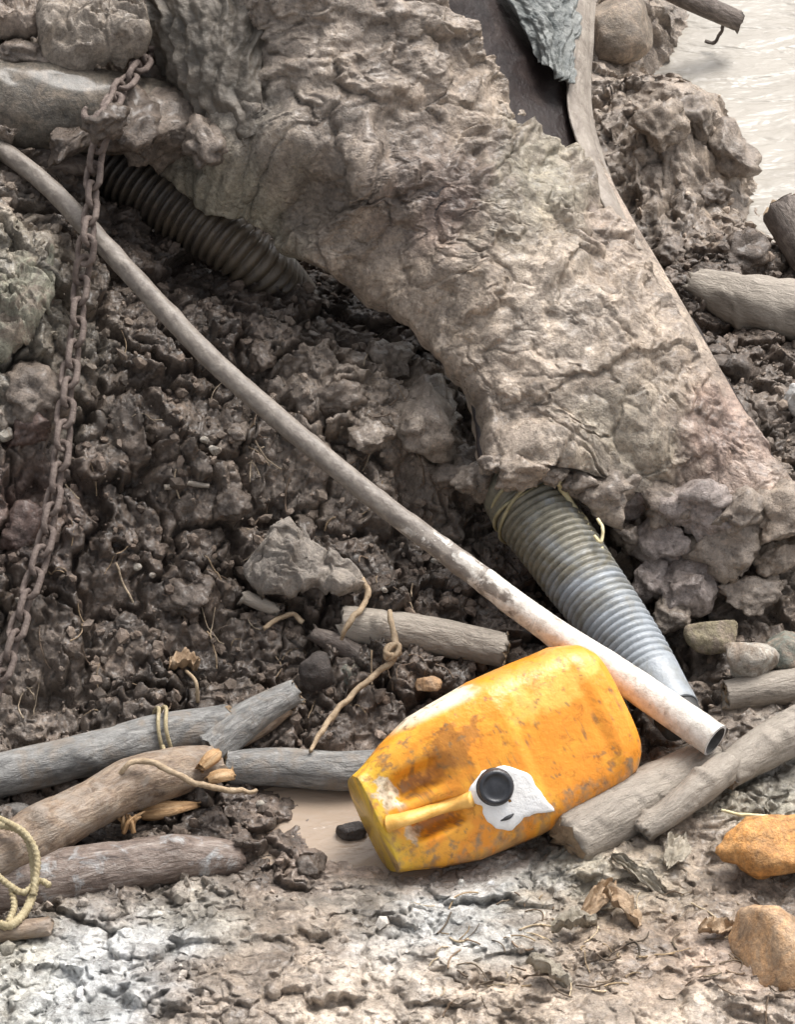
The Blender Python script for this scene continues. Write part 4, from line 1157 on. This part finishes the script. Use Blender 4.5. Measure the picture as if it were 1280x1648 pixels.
cord('string', 'brown wire arching over the bent brown branch', [(188, 1252, .10), (205, 1232, .122), (238, 1224, .125), (280, 1244, .115), (325, 1263, .09), (370, 1272, .065), (415, 1273, .045)], [.0035, .0045, .0048, .0048, .0048, .0045, .003], M['vine'], 'string', 80)
rp = tag(empty('rope', P(40, 1400, .05)), 'yellowed rope looped around the branches at the lower left edge', 'rope')
for k, pts in enumerate(([(-40, 1318, .125), (-5, 1326, .13), (28, 1334, .13), (47, 1356, .12), (55, 1400, .095), (53, 1436, .085), (38, 1470, .08), (12, 1490, .085), (-20, 1478, .08)],
                         [(-20, 1310, .13), (20, 1328, .137), (47, 1350, .132), (60, 1385, .115), (52, 1440, .09)],
                         [(-10, 1405, .09), (15, 1425, .09), (38, 1436, .09), (62, 1418, .09), (80, 1425, .09)],
                         [(18, 1430, .085), (22, 1460, .08), (12, 1485, .085)])):
    kid('strand', tube_mesh('strand', [P(*q) for q in pts], .0065 if k == 0 else .0048, n=90, seg=9, rfun=lambda s, th, ln: 1 + .2 * np.sin(th * 2 + ln * 800)), M['rope'], rp)
st = tag(empty('string', P(258, 1190, .06)), 'string wound twice around the smooth grey branch', 'string')
la = P(262, 1179, .0555); lx = P(372, 1160, .06) - P(250, 1182, .055)
for k, f in enumerate((-.05, .04)):
    kid('turn', ring(la + lx * f, lx, .0385, .0032, (.002, 0, .002), sd=k + 9), M['rope'], st)
kid('tail', tube_mesh('tail', [P(*q) for q in [(262, 1200, .085), (268, 1222, .08), (285, 1240, .07)]], .003, n=24, seg=8), M['rope'], st)
cord('straw', 'pale straw blade lying along the right side of the grey hose, upper', [(876, 738, .30), (893, 768, .265), (914, 800, .225), (935, 838, .20)], [.003, .006, .006, .003], M['straw'], 'straw', 40)
cord('straw', 'pale straw blade lying along the right side of the grey hose, lower', [(932, 822, .205), (950, 855, .195), (966, 885, .185), (982, 916, .175)], [.003, .005, .006, .003], M['straw'], 'straw', 40)
cord('straw', 'short straw fork beside the grey hose', [(962, 835, .23), (972, 850, .23), (966, 872, .22), (960, 862, .22)], .0028, M['straw'], 'straw', 30)
cord('twig', 'thin pale twig above the orange stone at the right', [(1160, 1303, .10), (1190, 1310, .10), (1240, 1313, .10)], [.002, .003, .002], M['straw'], 'twig', 30)
cord('twig', 'thin dark twig dangling over the river under the dark pole', [(1165, 38, .05), (1160, 55, .02), (1148, 68, .0), (1136, 66, .0)], .0035, M['log_dark'], 'twig', 30)
cord('twig', 'thin curled twig left of the short pale branch', [(425, 1010, .085), (450, 995, .085), (470, 988, .085), (490, 1000, .08)], .004, M['vine'], 'twig', 30)
cord('twig', 'small pale twig on the dark bank below the pipe', [(265, 785, .235), (300, 780, .235), (335, 782, .23)], .0045, M['log_pale'], 'twig', 30)
lr = np.random.default_rng(5)
fb = tag(empty('wood_fibres', P(205, 1330, .03)), 'frayed orange wood fibres between the brown branches', 'fibres')
for k in range(9):
    a = lr.uniform(-1.2, 1.2); L = lr.uniform(18, 38)
    u0, v0 = 205 + lr.uniform(-12, 12), 1335 + lr.uniform(-6, 8)
    kid('fibre', tube_mesh('fibre', [P(u0, v0, .03), P(u0 + L * .5 * math.sin(a), v0 - L * .5, .045), P(u0 + L * math.sin(a * 1.3), v0 - L * .8, .05)], [.004, .0035, .0015], n=14, seg=7), M['chip'], fb)

# ------------------------------------------------------------------ stones and boulders
IV3, IF3 = ico(4); IV2, IF2 = ico(2); IV1, IF1 = ico(1)


def rock_mesh(size, sd, cuts=7, rough=0.10, iv=None):
    lr = np.random.default_rng(sd)
    V = (IV3 if iv is None else iv).copy()
    for _ in range(cuts):
        d = lr.normal(size=3); d /= np.linalg.norm(d); h = lr.uniform(.55, .85)
        s = V @ d; V = V - np.outer(np.maximum(0, s - h) * .92, d)
    V = V * (1 + rough * fbm3(V * 1.6 + sd, sd, 4, .55))[:, None]
    return V * np.asarray(size)


def stone(name, label, u, v, z, size, sd, mat, cat, rot=(0, 0, 0), cuts=7, rough=.1, group=None):
    V = rock_mesh(size, sd, cuts, rough)
    Rm = np.array(Matrix.Rotation(rot[2], 3, 'Z') @ Matrix.Rotation(rot[1], 3, 'Y') @ Matrix.Rotation(rot[0], 3, 'X'))
    V = V @ Rm.T + P(u, v, z)
    o = add(name, mesh_np(name, V, IF3), mat)
    return tag(recenter(o), label, cat, group)


def earth(name, c, **k):
    return mud_material(name, solid=c, **k)


M['stone_olive'] = earth('olive_brown_stone', (0.26, 0.22, 0.14), caked=(0.27, 0.215, 0.165), rlo=.5)
M['stone_pale'] = earth('pale_grey_stone', (0.42, 0.39, 0.34), caked=(0.27, 0.215, 0.165), rlo=.5)
M['stone_dark'] = earth('dark_green_grey_stone', (0.17, 0.18, 0.15), caked=(0.27, 0.215, 0.165), rlo=.5)
M['stone_orange'] = earth('orange_stone', (0.56, 0.27, 0.08), caked=(0.50, 0.27, 0.10), rlo=.4, rhi=.65)
M['stone_tan'] = earth('tan_orange_stone', (0.47, 0.29, 0.155), caked=(0.40, 0.28, 0.18), rlo=.45)
M['boulder'] = earth('muddy_boulder', (0.20, 0.165, 0.13), caked=(0.27, 0.215, 0.165), rlo=.45)
M['white_cloth'] = plain('dirty_white_plastic', (0.55, 0.53, 0.5), (0.75, 0.74, 0.72), 20, .5, .004)
stone('stone', 'rounded olive brown stone right of the hose mouth', 1148, 1020, .075, (.050, .036, .030), 11, M['stone_olive'], 'stone', (0, .2, .4), 6, .06)
stone('stone', 'pale grey angular stone resting on the round grey brown log', 1212, 1062, .085, (.054, .042, .038), 12, M['stone_pale'], 'stone', (.3, .3, .2), 9, .1)
stone('stone', 'dark greenish stone at the right edge behind the pale angular stone', 1270, 1045, .085, (.045, .04, .034), 13, M['stone_dark'], 'stone', (0, 0, .5), 6, .08)
stone('stone', 'lumpy bright orange stone at the right edge', 1250, 1362, .085, (.085, .05, .044), 14, M['stone_orange'], 'stone', (0, .1, .15), 4, .16)
stone('stone', 'large smooth tan orange stone at the lower right edge', 1278, 1545, .10, (.11, .07, .062), 15, M['stone_tan'], 'stone', (0, .25, -.5), 4, .08)
stone('boulder', 'rounded muddy boulder at the top beside the river', 992, 45, .13, (.078, .09, .066), 16, M['boulder'], 'boulder', (0, 0, 0), 3, .07)
stone('clod', 'dark blocky clod in front of the short pale branch', 512, 1082, .055, (.036, .03, .036), 17, earth('dark_clod', (.075, .062, .055)), 'clod', (0, .3, .2), 7, .1)
stone('stone', 'small grey pebble beside the dark blocky clod', 565, 1085, .05, (.021, .019, .018), 18, M['stone_dark'], 'stone', (0, 0, .3), 5, .06)
stone('stone', 'small black stone standing in the brown puddle', 566, 1336, .004, (.024, .018, .014), 19, earth('wet_black_stone', (.05, .04, .035), rlo=.25, rhi=.5), 'stone')
stone('stone', 'tan pebble lying behind the jerrycan', 690, 1102, .045, (.022, .018, .014), 21, M['stone_tan'], 'stone')
stone('stone', 'small grey stone between the left branches', 26, 1322, .0, (.045, .03, .028), 22, earth('grey_stone', (.13, .12, .11)), 'stone', (0, 0, 0), 5, .06)
stone('bag', 'crumpled white plastic bag at the right edge', 1290, 645, .12, (.028, .03, .05), 23, M['white_cloth'], 'bag', (0, .4, 0), 9, .25)
for k, (u, v, s, lb) in enumerate([
        (492, 940, .007, 'tiny pale pebble just below the pale dried mud slab'), (245, 928, .006, 'tiny pale pebble left of the dried mud slab, right of a pair'),
        (220, 915, .008, 'tiny pale pebble left of the dried mud slab, left of a pair'), (418, 1297, .008, 'tiny white pebble under the blue grey branch near the puddle'),
        (8, 705, .016, 'pale pebble at the left edge beside the reddish clod'), (700, 905, .007, 'tiny pale pebble in the dark soil just below the pipe'),
        (30, 968, .006, 'tiny pale pebble left of the lower chain links'), (620, 952, .006, 'tiny pale pebble above the short pale branch'),
        (345, 728, .011, 'small pale pebble below the pipe, lower of two'), (330, 712, .009, 'small pale pebble below the pipe, upper of two')]):
    p = G(u, v, s * .5)
    V = rock_mesh((s, s * .8, s * .8), 40 + k) + p
    tag(recenter(add('pebble', mesh_np('pebble', V, IF3), M['stone_pale'])), lb, 'pebble', 'pale pebbles on the dark soil')

# dried mud slabs lying on the bank
def slab(label, outline, z, th_, sd, mat, sag=.0):
    W_ = np.array([P(a, b_, z + (c_ if c_ else 0)) for a, b_, c_ in outline])
    n = 160; Q_ = catmull(np.vstack([W_, W_[:1]]), n + 1)[:-1]
    c0 = Q_.mean(0)
    f = [0.9, 1.0, 1.03, 1.02, .98] + list(np.linspace(.94, .02, 30))
    zz = [-th_ * 1.6, -th_, -th_ * .4, 0, th_ * .4] + [th_ * .62] * 30
    V = np.vstack([c0 + (Q_ - c0) * a + np.array((0, 0, h)) for a, h in zip(f, zz)])
    d = clay_h(V[:, 0] + sd, V[:, 1], sd) * 0.8
    jg = np.stack([n3(V * 45, sd), n3(V * 45, sd + 1), n3(V * 45, sd + 2)], -1) * .006 + np.stack([n3(V * 18, sd + 5), n3(V * 18, sd + 6), 0 * d], -1) * .008
    V = V + jg; V[:, 2] += d
    me = mesh_np('mud_slab', V, grid_faces(35, n, True)); set_col(me, np.full((len(V), 3), 1.0))
    return tag(recenter(add('mud_slab', me, mat)), label, 'mud slab')


slab('pale dried mud slab with ragged edge on the bank above the short pale branch', [(395, 905, .0), (440, 850, .03), (470, 832, .035), (505, 862, .02), (560, 890, .01), (588, 925, -.01), (552, 938, 0), (510, 922, .01), (470, 935, .0), (420, 930, 0)], .15, .014, 71, earth('dried_grey_mud', (0.24, 0.21, 0.18)))
slab('thick pale mud slab on top of the grey trunk at the upper left', [(70, 70, .0), (60, 20, .03), (90, -40, .06), (200, -50, .06), (235, 10, .03), (228, 62, .0), (180, 72, -.01), (120, 85, -.01)], .715, .03, 72, earth('pale_grey_clay', (0.255, 0.215, 0.175), coat=.2))
slab('flat tan mud slab in the upper left corner', [(-60, 40, 0), (-50, -40, .02), (20, -50, .02), (62, -10, .01), (55, 42, 0), (10, 46, 0)], .72, .022, 73, earth('tan_clay', (0.23, 0.185, 0.15), coat=.2))
slab('grey green crusted clod at the left edge above the chain', [(-40, 560, 0), (-30, 440, .02), (40, 405, .05), (88, 410, .05), (75, 480, .03), (40, 530, .01)], .45, .02, 74, earth('grey_green_crust', (0.25, 0.24, 0.185), caked=(0.2, 0.165, 0.13)))


# ------------------------------------------------------------------ cloths at the top
def drape(name, label, net, cat, mat, folds, amp, sd, ns=120, nt_=120, along=0):
    A = patch(np.array([[P(*q) for q in r_] for r_ in net]), ns, nt_)
    n0 = np.cross(np.gradient(A, axis=0), np.gradient(A, axis=1)); n0 /= np.linalg.norm(n0, axis=-1)[..., None] + 1e-9
    a, c = np.meshgrid(np.linspace(0, 1, ns), np.linspace(0, 1, nt_), indexing='ij')
    ph = (c if along == 0 else a) * folds + .9 * n2(a * 2.3, c * 2.3, sd) + .35 * n2(a * 7, c * 7, sd + 1)
    h = amp * (np.abs(((ph * 2) % 2) - 1) ** .8 - .5) * (1 + .6 * n2(a * 3, c * 5, sd + 2)) + amp * .5 * fbm2(a * 9, c * 9, sd + 3, 3)
    top = A + n0 * h[..., None]; bot = top - n0 * .004
    V = np.vstack([top.reshape(-1, 3), bot.reshape(-1, 3)]); F = grid_faces(ns, nt_); k = ns * nt_
    rimf = []
    for i in range(ns - 1):
        rimf += [[i * nt_, (i + 1) * nt_, (i + 1) * nt_ + k, i * nt_ + k], [i * nt_ + nt_ - 1, i * nt_ + nt_ - 1 + k, (i + 1) * nt_ + nt_ - 1 + k, (i + 1) * nt_ + nt_ - 1]]
    for j in range(nt_ - 1):
        rimf += [[j, j + k, j + 1 + k, j + 1], [(ns - 1) * nt_ + j, (ns - 1) * nt_ + j + 1, (ns - 1) * nt_ + j + 1 + k, (ns - 1) * nt_ + j + k]]
    me = mesh_np(name, V, np.vstack([F, F[:, ::-1] + k, rimf]))
    return tag(recenter(add(name, me, mat)), label, cat)


M['tarp'] = plain('muddy_green_grey_tarp', (0.05, 0.043, 0.034), (0.16, 0.135, 0.108), 16, .6, .004)
M['cloth'] = plain('wet_blue_grey_cloth', (0.045, 0.055, 0.054), (0.235, 0.24, 0.225), 24, .5, .004)
M['strip'] = plain('pale_mud_filmed_plastic', (0.17, 0.14, 0.115), (0.34, 0.295, 0.25), 30, .5, .003)
drape('tarpaulin', 'creased grey green tarpaulin hanging from the mud heap towards the trunk', [[(215, -70, .74), (300, -70, .79), (380, -70, .80), (440, -70, .80)], [(232, 40, .69), (300, 30, .735), (370, 30, .745), (430, 30, .74)], [(265, 130, .60), (310, 140, .655), (370, 140, .675), (420, 130, .68)], [(290, 180, .54), (340, 215, .585), (390, 225, .61), (430, 210, .63)]], 'tarpaulin', M['tarp'], 6, .013, 81)
drape('cloth', 'crumpled blue grey wet cloth at the top over the dark rubber', [[(770, -60, .66), (830, -60, .66), (880, -60, .64), (930, -60, .58)], [(815, 0, .64), (850, 0, .64), (890, 0, .62), (932, 0, .57)], [(845, 50, .605), (870, 50, .61), (895, 50, .60), (932, 55, .55)], [(870, 100, .57), (888, 110, .575), (903, 125, .565), (925, 135, .535)]], 'cloth', M['cloth'], 5, .012, 82)
drape('plastic_strip', 'pale mud filmed plastic strip hanging along the right edge of the rubber sheet', [[(925, -60, .58), (945, -60, .56), (962, -60, .53)], [(928, 60, .55), (943, 60, .53), (957, 60, .50)], [(915, 160, .52), (935, 160, .50), (953, 165, .465)], [(935, 240, .487), (956, 240, .465), (972, 250, .43)], [(968, 320, .455), (988, 322, .44), (1004, 330, .405)], [(1010, 400, .41), (1028, 400, .395), (1042, 405, .365)]], 'plastic strip', M['strip'], .4, .0015, 83, 140, 40)

# ------------------------------------------------------------------ dead leaves and torn bark in the foreground
def leaf(label, u, v, lift, L, Wd, ang, curl, sd, mat, group=None):
    lr = np.random.default_rng(sd)
    a, c = np.meshgrid(np.linspace(0, 1, 22), np.linspace(-1, 1, 13), indexing='ij')
    wd = Wd * np.sin(math.pi * np.clip(a * .92 + .06, 0, 1)) ** .7 * (1 + .25 * n2(a * 6, c + sd, sd))
    x = (a - .5) * L; y = c * wd / 2
    z = curl * (c ** 2) * Wd + .25 * L * curl * np.sin(a * 3.1) + .012 * fbm2(a * 4 + sd, c * 3, sd, 3)
    V = np.stack([x, y, z], -1).reshape(-1, 3)
    Rm = np.array(Matrix.Rotation(ang, 3, 'Z') @ Matrix.Rotation(lr.uniform(-.5, .5), 3, 'X') @ Matrix.Rotation(lr.uniform(-.4, .4), 3, 'Y'))
    V = V @ Rm.T + G(u, v, lift)
    k = len(V); F = grid_faces(22, 13)
    V = np.vstack([V, V - np.array((0, 0, .0018))])
    ed = []
    for i in range(21): ed += [[i * 13, (i + 1) * 13, (i + 1) * 13 + k, i * 13 + k], [i * 13 + 12, i * 13 + 12 + k, (i + 1) * 13 + 12 + k, (i + 1) * 13 + 12]]
    o = add('dead_leaf', mesh_np('dead_leaf', V, np.vstack([F, F[:, ::-1] + k, ed])), mat)
    return tag(recenter(o), label, 'leaf', group)


M['leaf_g'] = plain('muddy_leaf', (0.22, 0.19, 0.14), (0.40, 0.35, 0.28), 40, .65, .004)
lv = leaf('curled light brown leaf standing on a stem behind the smooth grey branch', 296, 1090, .02, .05, .035, .4, .5, 91, M['leaf'])
kid('stem', tube_mesh('stem', [G(318, 1130, 0.0), G(316, 1120, .03), G(300, 1098, .025)], .003, n=20, seg=7), M['vine'], lv)
lr = np.random.default_rng(17)
for k, (u, v, L, Wd, an, lb, mt) in enumerate([
        (958, 1462, .10, .030, 1.0, 'curled orange brown leaf standing in the churned mud right below the jerrycan', 'leaf'),
        (1000, 1470, .085, .034, 2.2, 'folded tan leaf beside the curled orange brown leaf', 'leaf'),
        (925, 1500, .07, .03, .3, 'muddy leaf flat in the mud left of the curled orange brown leaf', 'leaf_g'),
        (1030, 1420, .11, .022, 2.4, 'long dark leaf strip below the thin knobbly branch', 'leaf_g'),
        (1085, 1380, .08, .04, 1.2, 'muddy leaf below the pale branches near the orange stone', 'leaf_g'),
        (1150, 1505, .06, .03, .4, 'crumpled brown leaf left of the large tan orange stone', 'leaf'),
        (880, 1575, .07, .03, 2.8, 'pale muddy leaf near the bottom edge, below the jerrycan', 'leaf_g')]):
    leaf(lb, u, v, .010, L, Wd, an, lr.uniform(.2, .6), 100 + k, M[mt])

# ------------------------------------------------------------------ loose clods (the largest singly) and crumbs
lr = np.random.default_rng(23)


def clod_shape(sd, size):
    V = rock_mesh((1, 1, 1), sd, 12, .30)
    n_ = V / np.linalg.norm(V, axis=1)[:, None]
    V = V + n_ * (.20 * (np.abs(n3(V * 1.7 + sd, sd + 1)) - .3) + .07 * (np.sqrt(np.abs(n3(V * 4.6 + sd, sd + 2))) - .5) + .08 * (np.abs(n3(V * 9.5, sd + 3)) - .3) + .05 * n3(V * 17, sd + 4))[:, None]
    return V * np.asarray(size)


CL1 = (0.31, 0.26, 0.235)
CLODS = [  # u, v, half sizes, colour, label
    (792, 748, (.030, .03, .024), TAN2, 'small mud clod over the left rim of the hose top', .285),
    (768, 778, (.034, .03, .03), TAN2, 'dark mud clod against the left side of the hose top', .215),
    (838, 757, (.034, .03, .022), TAN, 'small pale mud clod over the middle of the hose top', .285),
    (888, 757, (.030, .028, .022), TAN2, 'small mud clod over the right rim of the hose top', .28),
    (925, 775, (.030, .03, .024), TAN2, 'mud clod between the hose top and the straw', .25),
    (965, 782, (.050, .04, .034), TAN2, 'mud clod at the right of the hose top, beside the straw', .225),
    (1020, 788, (.055, .04, .038), CL1, 'first mud clod right of the straw under the sheet end', .20),
    (1082, 808, (.042, .035, .03), GREYB, 'dark grey clod tucked under the end of the muddy sheet', .20),
    (1140, 815, (.045, .04, .032), CL1, 'mud clod under the reddish corner of the sheet', .205),
    (1200, 825, (.055, .04, .035), TAN2, 'pale mud clod at the lower right corner of the sheet', .21),
    (1262, 830, (.05, .04, .035), TAN, 'light tan clod at the right edge of the heap', .20),
    (1010, 862, (.030, .03, .028), GREYB, 'clod next to the lower straw blade', .15),
    (1062, 872, (.055, .045, .045), CL1, 'large lumpy grey clod right of the middle of the grey hose', .145),
    (1165, 885, (.062, .05, .045), TAN2, 'biggest pale mud clod in the heap at the right', .14),
    (1245, 895, (.055, .045, .035), TAN, 'flat pale clod near the right edge above the stones', .135),
    (1045, 935, (.032, .03, .028), CL1, 'small grey clod touching the right side of the hose', .10),
    (1110, 940, (.042, .035, .032), CL1, 'grey clod between the hose and the biggest mud clod', .10),
    (1215, 955, (.055, .04, .03), TAN2, 'broad pale clod just above the olive brown stone', .10),
    (1085, 990, (.034, .03, .022), TAN2, 'wedge shaped grey clod above the hole by the hose mouth', .075),
    (1180, 590, (.035, .03, .03), DARK2, 'dark clod below the split log'),
    (1230, 650, (.035, .035, .03), GREYB, 'dark clod left of the white bag'),
    (1190, 660, (.026, .03, .025), DARK2, 'small wet clod near the straight edge of the sheet'),
    (1150, 560, (.030, .03, .025), DARK2, 'dark clod wedged between the sheet edge and the split log'),
    (1080, 390, (.03, .03, .025), GREYB, 'clod beside the sheet edge at the foot of the mound'),
    (1190, 395, (.04, .035, .028), DARK2, 'dark clod on the shore above the split log'),
    (620, 570, (.065, .05, .045), TAN2, 'large brown grey clod hanging under the edge of the muddy sheet'),
    (545, 630, (.045, .04, .035), GREYB, 'grey clod just above the middle of the pipe'),
    (680, 660, (.06, .05, .04), TAN2, 'broad mud clod between pipe and sheet'),
    (600, 690, (.04, .035, .03), TAN2, 'mud clod touching the pipe below the broad clod'),
    (730, 745, (.035, .035, .03), GREYB, 'mud clod left of the top of the grey hose'),
    (60, 470 + 150, (.045, .04, .03), GREYB, 'flat brown clod left of the chain below the green crust'),
    (40, 680, (.04, .035, .035), REDB, 'reddish clod left of the chain'),
    (45, 840, (.035, .03, .03), REDB, 'small reddish clod against the chain, lower'),
    (380, 690, (.028, .028, .024), GREYB, 'clod just under the pipe at its middle'),
    (370, 800, (.030, .028, .024), DARK2, 'dark clod on the bank above the pale mud slab'),
    (300, 950, (.032, .028, .024), DARK2, 'dark clod on the bank left of the pale mud slab'),
    (420, 560, (.035, .03, .028), DARK2, 'dark clod in the shade beside the end of the brown hose'),
    (205, 205, (.06, .05, .045), DARK2, 'dark mud lump behind the chain at the right end of the grey trunk', .60),
    (262, 205, (.055, .05, .04), GREYB, 'mud lump at the foot of the hanging tarpaulin', .585),
    (330, 225, (.06, .045, .035), GREYB, 'smeared mud lump between tarpaulin and sheet edge', .60),
    (110, 228, (.05, .03, .022), DARK2, 'mud clot caked on the underside of the grey trunk', .60),
    (172, 196, (.026, .024, .02), DARK2, 'mud clot stuck around the chain hook', .685),
    (30, 90, (.05, .03, .025), GREYB, 'mud clot on the grey trunk at the left edge', .685),
    (238, 150, (.04, .05, .04), DARK2, 'dark lump in the hollow under the pale mud slab', .58),
    (500, 1385, (.034, .028, .02), DARK2, 'dark clod at the near edge of the puddle'),
    (1120, 170, (.045, .04, .04), TAN2, 'knobbly clod at the top of the river mound'),
    (1165, 235, (.045, .04, .04), TAN2, 'rounded mud lump overhanging the river'),
    (1150, 300, (.035, .035, .03), GREYB, 'dark lump at the waterline of the mound'),
    (1060, 190, (.05, .045, .035), TAN, 'pale smooth mud lump on the mound behind the sheet'),
]
for k, (u, v, sz_, colr, lb, *zz_) in enumerate(CLODS):
    p = P(u, v, zz_[0]) if zz_ else G(u, v + 12, 0.0)
    a = lr.uniform(0, 6.28)
    Rm = np.array(Matrix.Rotation(a, 3, 'Z') @ Matrix.Rotation(lr.uniform(-.4, .4), 3, 'X'))
    V = clod_shape(400 + k, np.array(sz_) * (.85 + .75 * ((k * 37) % 11) / 10)) @ Rm.T + p
    me = mesh_np('clod', V, IF3)
    cl = np.array(colr) * (1 + .18 * fbm3(V * 25, 400 + k, 3))[:, None]
    set_col(me, np.clip(cl, .02, .6))
    tag(recenter(add('clod', me, M['mud'])), lb, 'clod')


def crumbs(name, label, PTS, SZ, COLS, sd):
    lr = np.random.default_rng(sd)
    n = len(PTS); nv = len(IV1); nf = len(IF1)
    shapes = np.stack([rock_mesh((1, 1, 1), 300 + k, 5, .3, IV1) for k in range(24)])
    q = lr.normal(size=(n, 4)); q /= np.linalg.norm(q, axis=1)[:, None]
    a, b_, c, d = q.T
    Rm = np.stack([np.stack([1 - 2 * (c * c + d * d), 2 * (b_ * c - a * d), 2 * (b_ * d + a * c)], -1), np.stack([2 * (b_ * c + a * d), 1 - 2 * (b_ * b_ + d * d), 2 * (c * d - a * b_)], -1), np.stack([2 * (b_ * d - a * c), 2 * (c * d + a * b_), 1 - 2 * (b_ * b_ + c * c)], -1)], 1)
    S = shapes[lr.integers(0, 24, n)] * (SZ[:, None] * lr.uniform(.6, 1.4, (n, 3)))[:, None, :]
    V = np.einsum('nij,nvj->nvi', Rm, S) + PTS[:, None, :]
    F = IF1[None] + (np.arange(n) * nv)[:, None, None]
    me = mesh_np(name, V.reshape(-1, 3), F.reshape(-1, 3), False); set_col(me, np.repeat(np.clip(COLS, .01, .6), nv, 0))
    return tag(add(name, me, M['crumb']), label, kind='stuff')


NCR = 5200
x = lr.uniform(-.8, .8, NCR * 3); y = lr.uniform(-.95, 1.5, NCR * 3)
zc = bil(ZON, zx, zy, x, y)
keep = (lr.uniform(size=len(x)) < .03 + .97 * zc[:, 0] ** 1.5) & (hz(x, y) > .0)
x = x[keep][:NCR]; y = y[keep][:NCR]; zc = zc[keep][:NCR]
sz = .002 + .011 * lr.uniform(size=len(x)) ** 4
crumbs('soil_crumbs', 'loose soil crumbs strewn over the bank', np.stack([x, y, hz(x, y) + sz * .1], -1), sz, zc[:, 1:] * lr.uniform(.6, 1.7, (len(x), 1)), 61)


# rootlets, straw bits and fibres trodden into the mud
def fibres(name, label, n, box, sd, cols):
    lr = np.random.default_rng(sd)
    Vs, Fs, Cs = [], [], []
    base = 0
    for i in range(n):
        u, v = lr.uniform(box[0], box[2]), lr.uniform(box[1], box[3])
        p0 = P(u, v, .08 if v > 1400 else .2)
        if v < 1400:
            p0 = G(u, v)
        a = lr.uniform(0, 6.28); L = lr.uniform(.012, .055); bend = lr.normal(0, .6)
        t = np.linspace(0, 1, 7)
        x = p0[0] + L * (t * math.cos(a) + bend * t * (1 - t) * -math.sin(a)); y = p0[1] + L * (t * math.sin(a) + bend * t * (1 - t) * math.cos(a))
        z = hz(x, y); z = z * .5 + (z[0] + (z[-1] - z[0]) * t) * .5 + .0015 + .004 * t * (1 - t)
        V, F, _, _ = tube(np.stack([x, y, z], -1), lr.uniform(.0007, .0018), 9, 5, False)
        Vs.append(V); Fs.append(F + base); base += len(V)
        Cs.append(np.repeat([np.array(cols[lr.integers(len(cols))]) * lr.uniform(.7, 1.3)], len(V), 0))
    me = mesh_np(name, np.vstack(Vs), np.vstack(Fs)); set_col(me, np.clip(np.vstack(Cs), .01, .7))
    return tag(add(name, me, M['crumb']), label, kind='stuff')


fibres('root_fibres', 'fine rootlets and plant fibres trodden into the foreground mud', 90, (700, 1430, 1270, 1640), 5, [(.30, .22, .13), (.16, .11, .07), (.45, .36, .24), (.12, .09, .06)])
fibres('bank_rootlets', 'fine dry rootlets scattered over the dark bank', 90, (20, 560, 760, 1180), 6, [(.22, .16, .10), (.35, .28, .2), (.14, .1, .07)])
